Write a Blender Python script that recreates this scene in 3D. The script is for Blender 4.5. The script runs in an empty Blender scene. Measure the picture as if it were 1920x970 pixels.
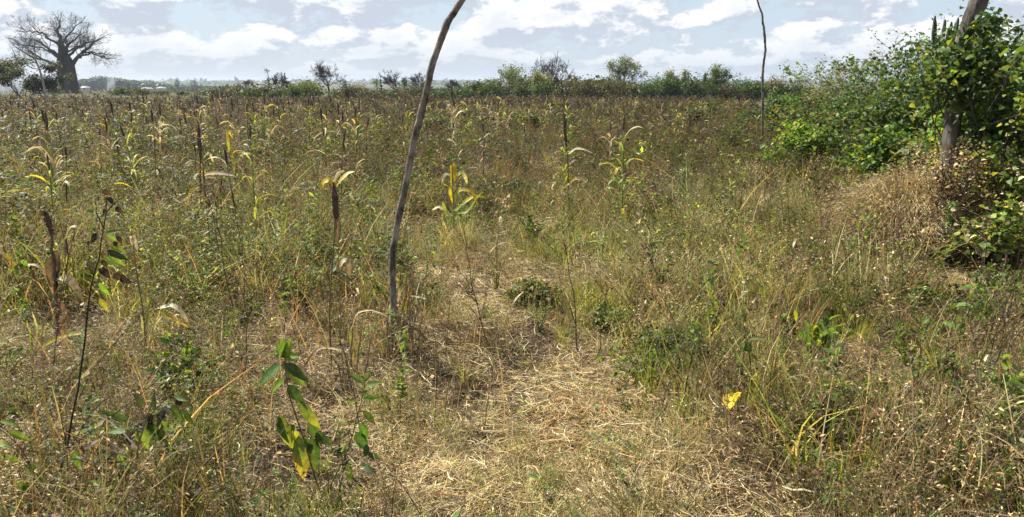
import bpy, math, numpy as np
from mathutils import Vector
R = math.radians
SC = bpy.context.scene
COL = SC.collection
rs = np.random.default_rng
# ------------------------------------------------------------------ camera
F0 = 1450.0; TH = R(12.9); CZ = 1.6
def ray(px, py):
    cx, cy = (px-960)/F0, (485-py)/F0
    return np.array([cx, math.cos(TH)+cy*math.sin(TH), -math.sin(TH)+cy*math.cos(TH)])
def at(px, py, Y):
    r = ray(px, py); r = r*(Y/r[1]); return np.array([r[0], Y, CZ+r[2]])
def G(px, py):
    r = ray(px, py); t = -CZ/r[2]; p = r*t; return np.array([p[0], p[1], hgt(p[0], p[1])])
def proj(x, y, z):
    dz = z-CZ
    d = y*math.cos(TH)-dz*math.sin(TH); u = y*math.sin(TH)+dz*math.cos(TH)
    return 960+F0*x/d, 485-F0*u/d
def hgt(x, y):
    x = np.asarray(x, float); y = np.asarray(y, float)
    d = np.sqrt(x*x+y*y)
    near = np.clip((60-d)/50, 0, 1)
    h = near*(0.022*np.sin(x*3.1+1)*np.sin(y*2.7)+0.015*np.sin(x*7.3+y*5.1)+0.02*np.sin(x*1.3-y*1.7))
    s = np.clip((d-110)/220, 0, 1); s = s*s*(3-2*s)
    h = h-4.5*s
    return h if h.ndim else float(h)
cam = bpy.data.cameras.new('camera'); camo = bpy.data.objects.new('camera', cam); COL.objects.link(camo)
camo.location = (0, 0, CZ); camo.rotation_euler = (R(90)-TH, 0, 0)
cam.sensor_width = 36; cam.lens = F0/1920*36; cam.clip_start = .05; cam.clip_end = 20000
SC.camera = camo
# ------------------------------------------------------------------ materials
def newmat(name):
    m = bpy.data.materials.new(name); m.use_nodes = True
    nt = m.node_tree; nt.nodes.clear(); return m, nt, nt.nodes.new, nt.links.new
def leafmat(name, transl, rough=.55, spec=.35, tint=(1.0, 1.0, 1.0)):
    m, nt, N, L = newmat(name)
    out = N('ShaderNodeOutputMaterial'); a = N('ShaderNodeAttribute'); a.attribute_name = 'Col'
    p = N('ShaderNodeBsdfPrincipled'); p.inputs['Roughness'].default_value = rough
    p.inputs['Specular IOR Level'].default_value = spec
    t = N('ShaderNodeBsdfTranslucent'); mx = N('ShaderNodeMixShader'); mx.inputs[0].default_value = transl
    tc = N('ShaderNodeTexCoord'); no = N('ShaderNodeTexNoise'); no.inputs['Scale'].default_value = 60
    L(tc.outputs['Object'], no.inputs['Vector'])
    mr = N('ShaderNodeMapRange'); mr.inputs[1].default_value = .3; mr.inputs[2].default_value = .7
    mr.inputs[3].default_value = .72; mr.inputs[4].default_value = 1.25; L(no.outputs[0], mr.inputs[0])
    vm = N('ShaderNodeVectorMath'); vm.operation = 'SCALE'; L(a.outputs['Color'], vm.inputs[0]); L(mr.outputs[0], vm.inputs[3])
    L(vm.outputs[0], p.inputs['Base Color'])
    g = N('ShaderNodeMixRGB'); g.blend_type = 'MULTIPLY'; g.inputs[0].default_value = 1; g.inputs[2].default_value = (*tint, 1)
    L(vm.outputs[0], g.inputs[1]); L(g.outputs[0], t.inputs['Color'])
    L(p.outputs[0], mx.inputs[1]); L(t.outputs[0], mx.inputs[2]); L(mx.outputs[0], out.inputs[0]); return m
M = {}
M['leaf'] = leafmat('green_leaf', .38, .5, .25, (1.7, 1.55, .6))
M['dry'] = leafmat('dry_leaf', .26, .6, .2, (1.35, 1.15, .7))
M['stem'] = leafmat('plant_stem', .0, .65, .25)
M['straw'] = leafmat('straw', .18, .6, .2, (1.3, 1.12, .7))
def barkmat(name, c1, c2, scale=12, bump=.4, stretch=(1, 1, .25)):
    m, nt, N, L = newmat(name)
    out = N('ShaderNodeOutputMaterial'); p = N('ShaderNodeBsdfPrincipled'); p.inputs['Roughness'].default_value = .85
    p.inputs['Specular IOR Level'].default_value = .2
    tc = N('ShaderNodeTexCoord'); mp = N('ShaderNodeMapping'); mp.inputs['Scale'].default_value = stretch
    L(tc.outputs['Object'], mp.inputs[0])
    n1 = N('ShaderNodeTexNoise'); n1.inputs['Scale'].default_value = scale; n1.inputs['Detail'].default_value = 8; n1.inputs['Roughness'].default_value = .7
    L(mp.outputs[0], n1.inputs['Vector'])
    n2 = N('ShaderNodeTexNoise'); n2.inputs['Scale'].default_value = scale*.25; n2.inputs['Detail'].default_value = 4
    L(tc.outputs['Object'], n2.inputs['Vector'])
    ad = N('ShaderNodeMath'); ad.operation = 'ADD'; L(n1.outputs[0], ad.inputs[0]); L(n2.outputs[0], ad.inputs[1])
    cr = N('ShaderNodeValToRGB'); cr.color_ramp.elements[0].position = .8; cr.color_ramp.elements[1].position = 1.2
    mr = N('ShaderNodeMapRange'); mr.inputs[1].default_value = .75; mr.inputs[2].default_value = 1.25; L(ad.outputs[0], mr.inputs[0])
    cr.color_ramp.elements[0].position = .1; cr.color_ramp.elements[1].position = .9
    cr.color_ramp.elements[0].color = (*c1, 1); cr.color_ramp.elements[1].color = (*c2, 1)
    L(mr.outputs[0], cr.inputs[0]); L(cr.outputs[0], p.inputs['Base Color'])
    b = N('ShaderNodeBump'); b.inputs['Strength'].default_value = bump; b.inputs['Distance'].default_value = .02
    L(n1.outputs[0], b.inputs['Height']); L(b.outputs[0], p.inputs['Normal']); L(p.outputs[0], out.inputs[0]); return m
M['pole'] = barkmat('grey_pole_wood', (.05, .042, .035), (.36, .32, .26), 45, 1., (1, 1, .35))
M['post'] = barkmat('weathered_post_wood', (.045, .038, .032), (.19, .165, .14), 22, .9, (1, 1, .1))
M['baobab'] = barkmat('baobab_bark', (.04, .034, .03), (.10, .085, .075), 1.2, .6, (1, 1, .4))
M['bark'] = barkmat('tree_bark', (.04, .032, .028), (.12, .10, .085), 6)
M['twig'] = barkmat('pale_dead_wood', (.20, .17, .14), (.42, .38, .32), 8)
M['cactus'] = barkmat('euphorbia_skin', (.035, .06, .035), (.07, .11, .06), 5, .2)
def flatmat(name, c, rough=.8):
    m, nt, N, L = newmat(name)
    out = N('ShaderNodeOutputMaterial'); p = N('ShaderNodeBsdfPrincipled'); p.inputs['Roughness'].default_value = rough
    tc = N('ShaderNodeTexCoord'); no = N('ShaderNodeTexNoise'); no.inputs['Scale'].default_value = 3; no.inputs['Detail'].default_value = 5
    L(tc.outputs['Object'], no.inputs['Vector'])
    cr = N('ShaderNodeValToRGB'); cr.color_ramp.elements[0].position = .3; cr.color_ramp.elements[1].position = .7
    cr.color_ramp.elements[0].color = (*[v*.75 for v in c], 1); cr.color_ramp.elements[1].color = (*c, 1)
    L(no.outputs[0], cr.inputs[0]); L(cr.outputs[0], p.inputs['Base Color']); L(p.outputs[0], out.inputs[0]); return m
M['roofmetal'] = flatmat('pale_sheet_metal', (.36, .36, .36), .7)
M['plaster'] = flatmat('pale_plaster', (.62, .56, .48))
M['opening'] = flatmat('dark_opening', (.03, .03, .03))
# ------------------------------------------------------------------ geometry buffer
class Geo:
    def __init__(s): s.V = []; s.Q = []; s.T = []; s.C = []; s.n = 0
    def add(s, v, c, q=None, t=None):
        v = np.asarray(v, float).reshape(-1, 3)
        if len(v) == 0: return
        c = np.asarray(c, float)
        if c.ndim == 1: c = np.broadcast_to(c, (len(v), 3))
        if q is not None and len(q): s.Q.append(np.asarray(q, np.int64).reshape(-1, 4)+s.n)
        if t is not None and len(t): s.T.append(np.asarray(t, np.int64).reshape(-1, 3)+s.n)
        s.V.append(v); s.C.append(c.reshape(-1, 3)); s.n += len(v)
    def flat(s):
        V = np.concatenate(s.V) if s.V else np.zeros((0, 3)); C = np.concatenate(s.C) if s.C else np.zeros((0, 3))
        Q = np.concatenate(s.Q) if s.Q else np.zeros((0, 4), np.int64); T = np.concatenate(s.T) if s.T else np.zeros((0, 3), np.int64)
        return V, C, Q, T
    def mesh(s, name, smooth=False):
        V, C, Q, T = s.flat()
        me = bpy.data.meshes.new(name)
        me.vertices.add(len(V)); me.vertices.foreach_set('co', V.astype(np.float32).ravel())
        nq, ntr = len(Q), len(T)
        me.loops.add(nq*4+ntr*3); me.loops.foreach_set('vertex_index', np.concatenate([Q.ravel(), T.ravel()]).astype(np.int32))
        me.polygons.add(nq+ntr)
        st = np.concatenate([np.arange(nq)*4, nq*4+np.arange(ntr)*3]).astype(np.int32)
        me.polygons.foreach_set('loop_start', st)
        if smooth: me.polygons.foreach_set('use_smooth', np.ones(nq+ntr, bool))
        at_ = me.color_attributes.new('Col', 'FLOAT_COLOR', 'POINT')
        at_.data.foreach_set('color', np.concatenate([C, np.ones((len(C), 1))], 1).astype(np.float32).ravel())
        me.update(calc_edges=True); return me
    def obj(s, name, mat, parent=None, smooth=False, **kw):
        me = s.mesh(name, smooth); me.materials.append(M[mat] if isinstance(mat, str) else mat)
        o = bpy.data.objects.new(name, me); COL.objects.link(o); o.parent = parent
        for k, v in kw.items(): o[k] = v
        return o
def nrm(a): return a/np.maximum(np.linalg.norm(a, axis=-1, keepdims=True), 1e-9)
def ribbons(g, P, W, side, C):
    """P (N,K,3) W (N,K) side (N,3)|(N,K,3) C (N,3)|(N,K,3)"""
    P = np.asarray(P, float); N, K, _ = P.shape
    W = np.broadcast_to(W, (N, K)); side = np.asarray(side, float)
    if side.ndim == 2: side = side[:, None, :]
    s = side*W[..., None]*.5
    V = np.stack([P-s, P+s], 2).reshape(-1, 3)
    C = np.asarray(C, float)
    if C.ndim == 1: C = np.broadcast_to(C, (N, 3))
    if C.ndim == 2: C = np.broadcast_to(C[:, None], (N, K, 3))
    CC = np.repeat(C.reshape(N*K, 3), 2, 0)
    b = (np.arange(N)[:, None]*K+np.arange(K-1)[None])*2
    g.add(V, CC, np.stack([b, b+1, b+3, b+2], -1))
def tubes(g, P, Rd, C, sides=4):
    P = np.asarray(P, float)
    if P.ndim == 2: P = P[None]; Rd = np.asarray(Rd, float)[None]
    N, K, _ = P.shape; Rd = np.broadcast_to(Rd, (N, K))
    t = np.gradient(P, axis=1); t = nrm(t)
    ref = np.where(np.abs(t[..., 2:3]) > .92, np.array([0., 1, 0]), np.array([0, 0, 1.]))
    # keep one reference per tube to stop twisting
    rm = np.where((np.abs(t[..., 2]).mean(1) > .6)[:, None, None], np.array([.13, 1., 0.07]), np.array([0.05, .1, 1.]))
    u = nrm(np.cross(t, np.broadcast_to(rm, t.shape))); v = np.cross(t, u)
    a = np.arange(sides)/sides*2*math.pi
    V = P[:, :, None]+Rd[:, :, None, None]*(np.cos(a)[None, None, :, None]*u[:, :, None]+np.sin(a)[None, None, :, None]*v[:, :, None])
    C = np.asarray(C, float)
    if C.ndim == 1: C = np.broadcast_to(C, (N, 3))
    if C.ndim == 2: C = np.broadcast_to(C[:, None], (N, K, 3))
    CC = np.repeat(C.reshape(N*K, 3), sides, 0)
    b = (np.arange(N)[:, None, None]*K+np.arange(K-1)[None, :, None])*sides
    i = np.arange(sides)[None, None]; j = (i+1) % sides
    g.add(V.reshape(-1, 3), CC, np.stack([b+i, b+j, b+sides+j, b+sides+i], -1))
def frame(d, r):
    """a random unit normal perpendicular to d"""
    n = r.normal(size=d.shape); n = n-(n*d).sum(-1, keepdims=True)*d
    return nrm(n)
def leaf4(g, B, D, Nm, L, W, C):
    """simple leaf: folded rhombus, 2 quads... B,D,Nm (N,3)"""
    N = len(B); S = nrm(np.cross(D, Nm)); L = np.broadcast_to(L, N)[:, None]; W = np.broadcast_to(W, N)[:, None]
    mid = B+D*L*.45+Nm*W*-.12
    V = np.stack([B, mid+S*W*.5+Nm*W*.16, B+D*L-Nm*L*.12, mid-S*W*.5+Nm*W*.16], 1)
    i = np.arange(N)*4
    C = np.broadcast_to(C, (N, 3)); g.add(V, np.repeat(C, 4, 0), t=np.concatenate([np.stack([i, i+1, i+2], 1), np.stack([i, i+2, i+3], 1)]))
def leaf8(g, B, D, Nm, L, W, C, droop=.25):
    N = len(B); S = nrm(np.cross(D, Nm)); L = np.broadcast_to(L, N)[:, None]; W = np.broadcast_to(W, N)[:, None]
    def pt(s, w): return B+D*L*s-Nm*L*droop*s*s+S*W*.5*w+Nm*W*.16*abs(w)
    V = np.stack([pt(0, 0), pt(.3, 0), pt(.65, 0), pt(1, 0), pt(.18, 1), pt(.6, .8), pt(.18, -1), pt(.6, -.8)], 1)
    i = (np.arange(N)*8)[:, None]
    q = np.concatenate([i+np.array([[1, 4, 5, 2]]), i+np.array([[1, 2, 7, 6]])])
    t = np.concatenate([i+np.array([[0, 4, 1]]), i+np.array([[0, 1, 6]]), i+np.array([[2, 5, 3]]), i+np.array([[2, 3, 7]])])
    C = np.broadcast_to(C, (N, 3)); g.add(V, np.repeat(C, 8, 0), q, t)
def bigleaf(g, B, D, Nm, L, W, C, droop=.3, serr=.06, C2=None, r=None, n=11, twist=0.):
    """serrated ovate leaf with a raised rib pattern"""
    B = np.asarray(B, float); D = nrm(np.asarray(D, float)); Nm = np.asarray(Nm, float)
    Nm = nrm(Nm-(Nm*D).sum()*D); S = np.cross(D, Nm)
    s = np.linspace(0, 1, n); w = W*.5*np.clip(np.sin(math.pi*np.power(s, .72)), 0, 1)**.8
    w = w*(1+serr*np.where(np.arange(n) % 2, 1, -1)); w[0] = W*.02; w[-1] = W*.01
    rib = B+D*L*s[:, None]-Nm*L*droop*(s*s)[:, None]
    rows = []
    for k, f in ((-1, 1.), (-.5, .5), (0, 0), (.5, .5), (1, 1.)):
        up = W*.13*abs(k)+.04*W*np.where(np.arange(n) % 2, 1, -1)*(abs(k) == .5)
        rows.append(rib+S*(w*k)[:, None]+Nm*np.asarray(up*np.ones(n))[:, None]*np.clip(np.sin(math.pi*s), 0, 1)[:, None])
    V = np.stack(rows, 1)
    C = np.asarray(C, float); C2 = C if C2 is None else np.asarray(C2, float)
    rr = np.random.default_rng(int(abs(L*1e6)) % 99991); m = np.clip((s[:, None]*.7+np.abs(np.array([-1, -.5, 0, .5, 1]))[None]*.3)**2+rr.normal(0, .18, (n, 5)), 0, 1)
    CC = C[None, None]*(1-m[..., None])+C2[None, None]*m[..., None]
    CC = CC*np.array([.92, 1, 1.25, 1, .92])[None, :, None]
    i = np.arange(n-1)[:, None]*5+np.arange(4)[None]
    g.add(V, CC.reshape(-1, 3), np.stack([i, i+1, i+6, i+5], -1))
def scatter(g, tmpl, P, rz, sc, tilt=None, tint=None, lift=None, r=None):
    """copy template (V,C,Q,T) to N placements"""
    V, C, Q, T = tmpl; N = len(P)
    if N == 0: return
    c, s = np.cos(rz), np.sin(rz); sc = np.asarray(sc, float)
    scz = sc if sc.ndim == 1 else sc[:, 1]; scx = sc if sc.ndim == 1 else sc[:, 0]
    X = V[None, :, 0]*c[:, None]-V[None, :, 1]*s[:, None]; Y = V[None, :, 0]*s[:, None]+V[None, :, 1]*c[:, None]
    Z = np.broadcast_to(V[None, :, 2], X.shape)*scz[:, None]; X = X*scx[:, None]; Y = Y*scx[:, None]
    if tilt is not None: X = X+Z*tilt[:, :1]; Y = Y+Z*tilt[:, 1:]; Z = Z*(1-.4*(tilt**2).sum(1))[:, None]
    W = np.stack([X+P[:, :1], Y+P[:, 1:2], Z+P[:, 2:3]], -1)
    CC = np.broadcast_to(C[None], (N,)+C.shape)
    if tint is not None: CC = CC*tint[:, None, :]
    off = (np.arange(N)*len(V))[:, None, None]
    g.add(W, CC.reshape(-1, 3), (Q[None]+off) if len(Q) else None, (T[None]+off) if len(T) else None)
def cv(r, c, n, var=.18, hv=.06):
    """n colours around c"""
    c = np.asarray(c, float)
    k = np.exp(r.normal(0, var, (n, 1)))*np.exp(r.normal(0, hv, (n, 3)))
    return np.clip(c*k, .005, .85)
def pick(r, cols, n, w=None, var=.18):
    cols = np.asarray(cols, float); i = r.choice(len(cols), n, p=None if w is None else np.asarray(w)/np.sum(w))
    return np.clip(cols[i]*np.exp(r.normal(0, var, (n, 1)))*np.exp(r.normal(0, .05, (n, 3))), .005, .85)
# colours (albedo)
STRAW = (.55, .42, .19); PALE = (.66, .55, .32); CREAM = (.66, .58, .38); ORANGE = (.46, .27, .10); YEL = (.58, .44, .05)
GRN = (.10, .17, .035); BGRN = (.17, .28, .045); OLIVE = (.16, .175, .055); YGRN = (.31, .35, .07); DGRN = (.045, .085, .025)
BRN = (.21, .145, .085); DBRN = (.075, .05, .035); GREY = (.22, .18, .125); PINK = (.30, .20, .12)
def ground_col_fields(): pass
# ------------------------------------------------------------------ ground fields (in ground metres)
def blob(x, y, pts, w):
    o = np.zeros_like(x)
    for px, py, *q in pts:
        p = G(px, py); s = q[0] if q else w
        sy = s*1.0
        o = np.maximum(o, np.exp(-((x-p[0])**2+(y-p[1])**2)/(2*sy*sy)))
    return o
PATH = [(1100, 965), (1060, 900), (1010, 830), (970, 760), (930, 690), (890, 600), (860, 520), (850, 475), (1040, 760), (1150, 900), (700, 800, .25), (800, 760, .2), (960, 900, .3)]
YGR = [(1180, 480, .5), (1250, 430, .6), (1330, 420, .7), (1430, 400, .7), (1480, 440, .6), (1300, 520, .45), (1180, 560, .35), (1380, 480, .5), (1130, 620, .25), (1560, 470, .5), (660, 480, .4), (590, 420, .5), (480, 400, .6), (250, 440, .5)]
DARK = [(880, 745, .2), (930, 650, .26), (840, 715, .16), (965, 690, .14), (900, 850, .1), (1700, 450, .4), (750, 665, .15), (520, 880, .22), (640, 740, .12), (1640, 920, .25), (1500, 900, .25), (1380, 640, .2), (1250, 700, .12), (130, 600, .2), (950, 785, .1)]  # damp and burnt soil, plus shade put into soil and straw colour
ORG = [(1080, 800, .14), (1010, 850, .16), (1130, 880, .12), (850, 490, .3), (1090, 560, .2), (600, 540, .2)]
# ------------------------------------------------------------------ ground sheet
def build_ground():
    radii = np.concatenate([np.linspace(.3, 14, 150), np.geomspace(14.4, 8000, 120)])
    na = 360; a = np.arange(na)/na*2*math.pi
    X = radii[:, None]*np.sin(a)[None]; Y = radii[:, None]*np.cos(a)[None]
    r = rs(5)
    Z = hgt(X, Y)+r.normal(0, .006, X.shape)*(X*X+Y*Y < 200)
    V = np.stack([X, Y, Z], -1).reshape(-1, 3)
    i = (np.arange(len(radii)-1)[:, None]*na+np.arange(na)[None]); j = (np.arange(len(radii)-1)[:, None]*na+(np.arange(na)[None]+1) % na)
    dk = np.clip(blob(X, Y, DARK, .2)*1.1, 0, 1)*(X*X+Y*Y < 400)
    g = Geo(); g.add(V, np.repeat((1-.6*dk).reshape(-1, 1), 3, 1), np.stack([i, j, j+na, i+na], -1))  # darker soil at damp and burnt spots, shade painted in with them
    g.add([[0, 0, hgt(0, 0)]], (1, 1, 1)); c = len(V); k = np.arange(na); g.T.append(np.stack([k*0+c, (k+1) % na, k], 1))
    m, nt, N, L = newmat('dry_field_soil')
    out = N('ShaderNodeOutputMaterial'); p = N('ShaderNodeBsdfPrincipled'); p.inputs['Roughness'].default_value = .95; p.inputs['Specular IOR Level'].default_value = .1
    tc = N('ShaderNodeTexCoord')
    def noise(s, d=6):
        n = N('ShaderNodeTexNoise'); n.inputs['Scale'].default_value = s; n.inputs['Detail'].default_value = d; n.inputs['Roughness'].default_value = .65
        L(tc.outputs['Object'], n.inputs['Vector']); return n
    n1 = noise(9, 10); n2 = noise(.9, 5); n3 = noise(.02, 8)
    cr = N('ShaderNodeValToRGB'); e = cr.color_ramp.elements; e[0].position = .35; e[1].position = .68
    e[0].color = (.055, .038, .024, 1); e[1].color = (.21, .15, .09, 1); L(n1.outputs[0], cr.inputs[0])
    cf = N('ShaderNodeValToRGB'); e = cf.color_ramp.elements; e[0].position = .38; e[1].position = .62
    e[0].color = (.055, .075, .03, 1); e[1].color = (.15, .13, .07, 1); L(n3.outputs[0], cf.inputs[0])
    ln = N('ShaderNodeVectorMath'); ln.operation = 'LENGTH'; L(tc.outputs['Object'], ln.inputs[0])
    mr = N('ShaderNodeMapRange'); mr.inputs[1].default_value = 25; mr.inputs[2].default_value = 90; L(ln.outputs['Value'], mr.inputs[0])
    mx = N('ShaderNodeMixRGB'); L(mr.outputs[0], mx.inputs[0]); L(cr.outputs[0], mx.inputs[1]); L(cf.outputs[0], mx.inputs[2])
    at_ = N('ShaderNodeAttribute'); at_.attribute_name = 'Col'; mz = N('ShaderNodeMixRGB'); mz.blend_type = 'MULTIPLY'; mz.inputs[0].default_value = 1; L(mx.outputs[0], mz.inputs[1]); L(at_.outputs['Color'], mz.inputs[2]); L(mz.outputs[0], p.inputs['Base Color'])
    b = N('ShaderNodeBump'); b.inputs['Strength'].default_value = .8; b.inputs['Distance'].default_value = .03; L(n1.outputs[0], b.inputs['Height']); L(b.outputs[0], p.inputs['Normal'])
    L(p.outputs[0], out.inputs[0])
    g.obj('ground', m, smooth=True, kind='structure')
build_ground()
# ------------------------------------------------------------------ small weed templates (about 1 m tall unit height)
def weed(r, nbr=8, leaf=(.06, .03), leafcols=(GRN,), lw=None, stemcol=BRN, per=10, spread=.35, stem_w=.006, base=.1, curve=.15, droop=.2, sides=0, leaf_up=.4, zlo=.1, tip=False):
    g = Geo()
    top = np.array([r.normal(0, curve), r.normal(0, curve), 1.])
    K = 5; s = np.linspace(0, 1, K)[:, None]
    bend = np.array([r.normal(0, curve*.5), r.normal(0, curve*.5), 0])
    main = top*s+bend*np.sin(math.pi*s)
    br = [main]; rad = [1.0]
    for k in range(nbr):
        h = r.uniform(base, .85); p0 = top*h+bend*math.sin(math.pi*h); az = r.uniform(0, 2*math.pi); L_ = spread*r.uniform(.5, 1.1)*(1.15-h*.6)
        d = np.array([math.cos(az)*.8, math.sin(az)*.8, r.uniform(.5, 1.1)])*L_
        q = p0+d*s+np.array([0, 0, -droop*L_])*s*s; br.append(q); rad.append(.5)
    P = np.array(br); rad = np.array(rad)
    W = stem_w*rad[:, None]*np.linspace(1, .4, K)[None]
    if sides: tubes(g, P, W*.5, cv(r, stemcol, len(P)), sides)
    else: ribbons(g, P, W, frame(nrm(P[:, -1]-P[:, 0]), r), cv(r, stemcol, len(P)))
    n = per*len(P); bi = r.integers(0, len(P), n); t = r.uniform(zlo, 1, n)**.8
    i = np.clip((t*(K-1)).astype(int), 0, K-2); fr = (t*(K-1)-i)[:, None]
    B = P[bi, i]*(1-fr)+P[bi, i+1]*fr
    az = r.uniform(0, 2*math.pi, n); D = nrm(np.stack([np.cos(az), np.sin(az), r.normal(leaf_up, .5, n)], 1))
    Nn = nrm(np.stack([-D[:, 0]*.4, -D[:, 1]*.4, np.ones(n)], 1)+r.normal(0, .25, (n, 3)))
    sz = np.exp(r.normal(0, .3, n))
    leaf4(g, B, D, Nn, leaf[0]*sz, leaf[1]*sz, pick(r, leafcols, n, lw))
    return g.flat()
def tuft(r, n=36, h=(.25, 1.), w=.008, spread=.12, lean=.35, cols=(STRAW,), cw=None, heads=None, K=4, droop=.35):
    g = Geo(); az = r.uniform(0, 2*math.pi, n); L_ = r.uniform(*h, n); le = np.abs(r.normal(lean, lean*.6, n))
    d = np.stack([np.cos(az), np.sin(az)], 1); b = r.normal(0, spread*.4, (n, 2)); s = np.linspace(0, 1, K)
    hor = (le*L_)[:, None]*(s*.4+.6*s*s)[None]
    P = np.zeros((n, K, 3)); P[..., 0] = b[:, :1]+d[:, :1]*hor; P[..., 1] = b[:, 1:]+d[:, 1:]*hor
    P[..., 2] = L_[:, None]*(s[None]-droop*le[:, None]*s[None]**2)
    W = w*np.array([1, .9, .6, .15])[None, :K] if K == 4 else w*np.linspace(1, .2, K)[None]
    C = pick(r, cols, n, cw); ribbons(g, P, W, frame(nrm(P[:, -1]-P[:, 0]), r), C)
    if heads:
        m = int(n*heads[0]); k = heads[1]; ii = r.integers(0, n, m*k); T_ = P[ii, -1]; D = nrm(P[ii, -1]-P[ii, -2]+r.normal(0, .05, (m*k, 3)))
        B = T_-D*r.uniform(0, heads[2], (m*k, 1)); DD = nrm(D+r.normal(0, .7, (m*k, 3)))
        leaf4(g, B, DD, frame(DD, r), heads[3], heads[3]*.45, pick(r, heads[4], m*k))
    return g.flat()
def clumpy(x, y, f, seed):
    r = rs(seed); o = np.zeros_like(x)
    for k in range(5):
        a = r.uniform(0, 6.28); ff = f*r.uniform(.6, 1.9); o += np.sin(ff*(x*math.cos(a)+y*math.sin(a))+r.uniform(0, 6.28))
    return o/5
def zone(r, n, y0, y1, pw=1.0, wid=.72, pad=.9):
    """ground points in the view wedge between two distances"""
    u = r.uniform(0, 1, n); y = (y0**(pw+1)+(y1**(pw+1)-y0**(pw+1))*u)**(1/(pw+1)) if pw != -1 else y0*(y1/y0)**u
    x = r.uniform(-1, 1, n)*(wid*y+pad); return x, y
def P3(x, y, dz=0): return np.stack([x, y, hgt(x, y)+dz], 1)
# right-hand fence line / hedge front edge
HED = np.array([[2.9, 3.5], [4.3, 6.9], [5.3, 12], [7.4, 20], [9.3, 28], [14, 60]])
def hedge_x(y): return np.interp(y, HED[:, 1], HED[:, 0])
# ------------------------------------------------------------------ straw litter lying on the ground (uncountable)
def litter():
    g = Geo(); r = rs(11)
    for (n, y0, y1, w, L0, L1, hz) in ((400000, 2.0, 7.5, .0027, .03, .16, .035), (110000, 7.5, 17, .006, .08, .28, .06)):
        x, y = zone(r, n, y0, y1, -1 if y0 < 3 else -.6)
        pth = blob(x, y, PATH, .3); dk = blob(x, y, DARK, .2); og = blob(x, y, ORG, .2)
        cl = clumpy(x, y, 5, 3)*1.3
        keep = r.uniform(0, 1, n) < np.clip(.70+.35*pth+.3*og-1.1*dk+.5*cl, .10, 1); x, y, pth, dk, og, cl = [q[keep] for q in (x, y, pth, dk, og, cl)]
        n = len(x); K = 4; a = r.uniform(0, 2*math.pi, n); Ls = r.uniform(L0, L1, n)*np.exp(r.normal(0, .25, n)); tt = np.linspace(-.5, .5, K)
        cu = r.normal(0, .55, n)
        d = np.stack([np.cos(a), np.sin(a)], 1); e = np.stack([-d[:, 1], d[:, 0]], 1)
        P = np.zeros((n, K, 3)); off = Ls[:, None]*tt[None]; bow = cu[:, None]*Ls[:, None]*(tt[None]**2-.1)
        P[..., :2] = np.stack([x, y], 1)[:, None]+d[:, None]*off[..., None]+e[:, None]*bow[..., None]
        z0 = np.abs(r.normal(0, hz, n))*np.clip(.5+cl*.7+.3, .3, 1.4)+np.clip(clumpy(x, y, 7, 44)*1.6, 0, 1)*.07*r.uniform(0, 1, n)*(1-.6*pth); pit = r.normal(0, .16, n)
        P[..., 2] = hgt(P[..., 0], P[..., 1])+np.maximum(z0[:, None]+pit[:, None]*off+r.normal(0, .004, (n, K)), .003)
        sd = nrm(np.stack([e[:, 0], e[:, 1], r.normal(0, .7, n)], 1))
        cols = np.array([STRAW, PALE, CREAM, ORANGE, BRN, GREY, DBRN, YGRN])
        gr = blob(x, y, YGR, .4)
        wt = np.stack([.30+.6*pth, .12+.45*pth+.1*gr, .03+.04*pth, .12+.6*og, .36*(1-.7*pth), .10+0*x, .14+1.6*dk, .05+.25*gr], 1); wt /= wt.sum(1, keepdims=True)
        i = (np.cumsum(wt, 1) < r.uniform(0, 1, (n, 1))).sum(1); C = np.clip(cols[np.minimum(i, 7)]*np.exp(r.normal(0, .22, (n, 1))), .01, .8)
        W = (w*np.exp(r.normal(0, .35, n)))[:, None]*np.array([.7, 1, .9, .4])[None]
        ribbons(g, P, W, sd, C)
    g.obj('straw_litter', 'straw', kind='stuff', label='dry straw and dead stems lying flat over the soil', category='straw litter')
litter()
# ------------------------------------------------------------------ grasses
def scat(name, tmpls, seed, zones, dens, mat, label, cat, tint=None, sc=(.3, .1), xy=None, tiltv=.12, wind=(.0, .0)):
    g = Geo(); r = rs(seed)
    for (n, y0, y1, pw, smul) in zones:
        x, y = zone(r, n, y0, y1, pw)
        gap = np.clip(.72+1.3*clumpy(x, y, 2.6, 501)+.6*clumpy(x, y, 6, 502), .2, 1.35) if y0 < 14 else 1.; k = r.uniform(0, 1, n) < dens(x, y)*(1-.96*clear(x, y))*gap*1.15; x, y = x[k], y[k]; n = len(x)
        if not n: continue
        which = r.integers(0, len(tmpls), n)
        s = np.exp(r.normal(0, .28, n))*sc[0]*smul*(.62+.5*np.clip(side(x, y), 0, 1.2))
        sz = np.stack([s*np.exp(r.normal(0, .15, n)), s], 1)
        pt = clumpy(x, y, 1.9, seed+7); p2 = clumpy(x, y, .6, seed+9); tn = np.exp(r.normal(0, .24, (n, 1))+.42*pt[:, None]+.38*p2[:, None])*np.exp(r.normal(0, .05, (n, 3))+p2[:, None]*np.array([[.12, 0, -.12]]))
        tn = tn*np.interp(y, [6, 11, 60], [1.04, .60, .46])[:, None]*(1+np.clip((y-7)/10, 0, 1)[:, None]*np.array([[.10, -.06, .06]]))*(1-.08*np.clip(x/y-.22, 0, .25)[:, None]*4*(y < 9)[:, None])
        tl = r.normal(0, tiltv, (n, 2))+np.array(wind)
        rz = r.uniform(0, 6.28, n)
        for w in range(len(tmpls)):
            m = which == w; scatter(g, tmpls[w], P3(x[m], y[m], -.01), rz[m], sz[m], tl[m], tn[m])
    g.obj(name, mat, kind='stuff', label=label, category=cat)
r0 = rs(21)
MND = (at(1708, 400, 7.3)[0], 7.3)
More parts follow.
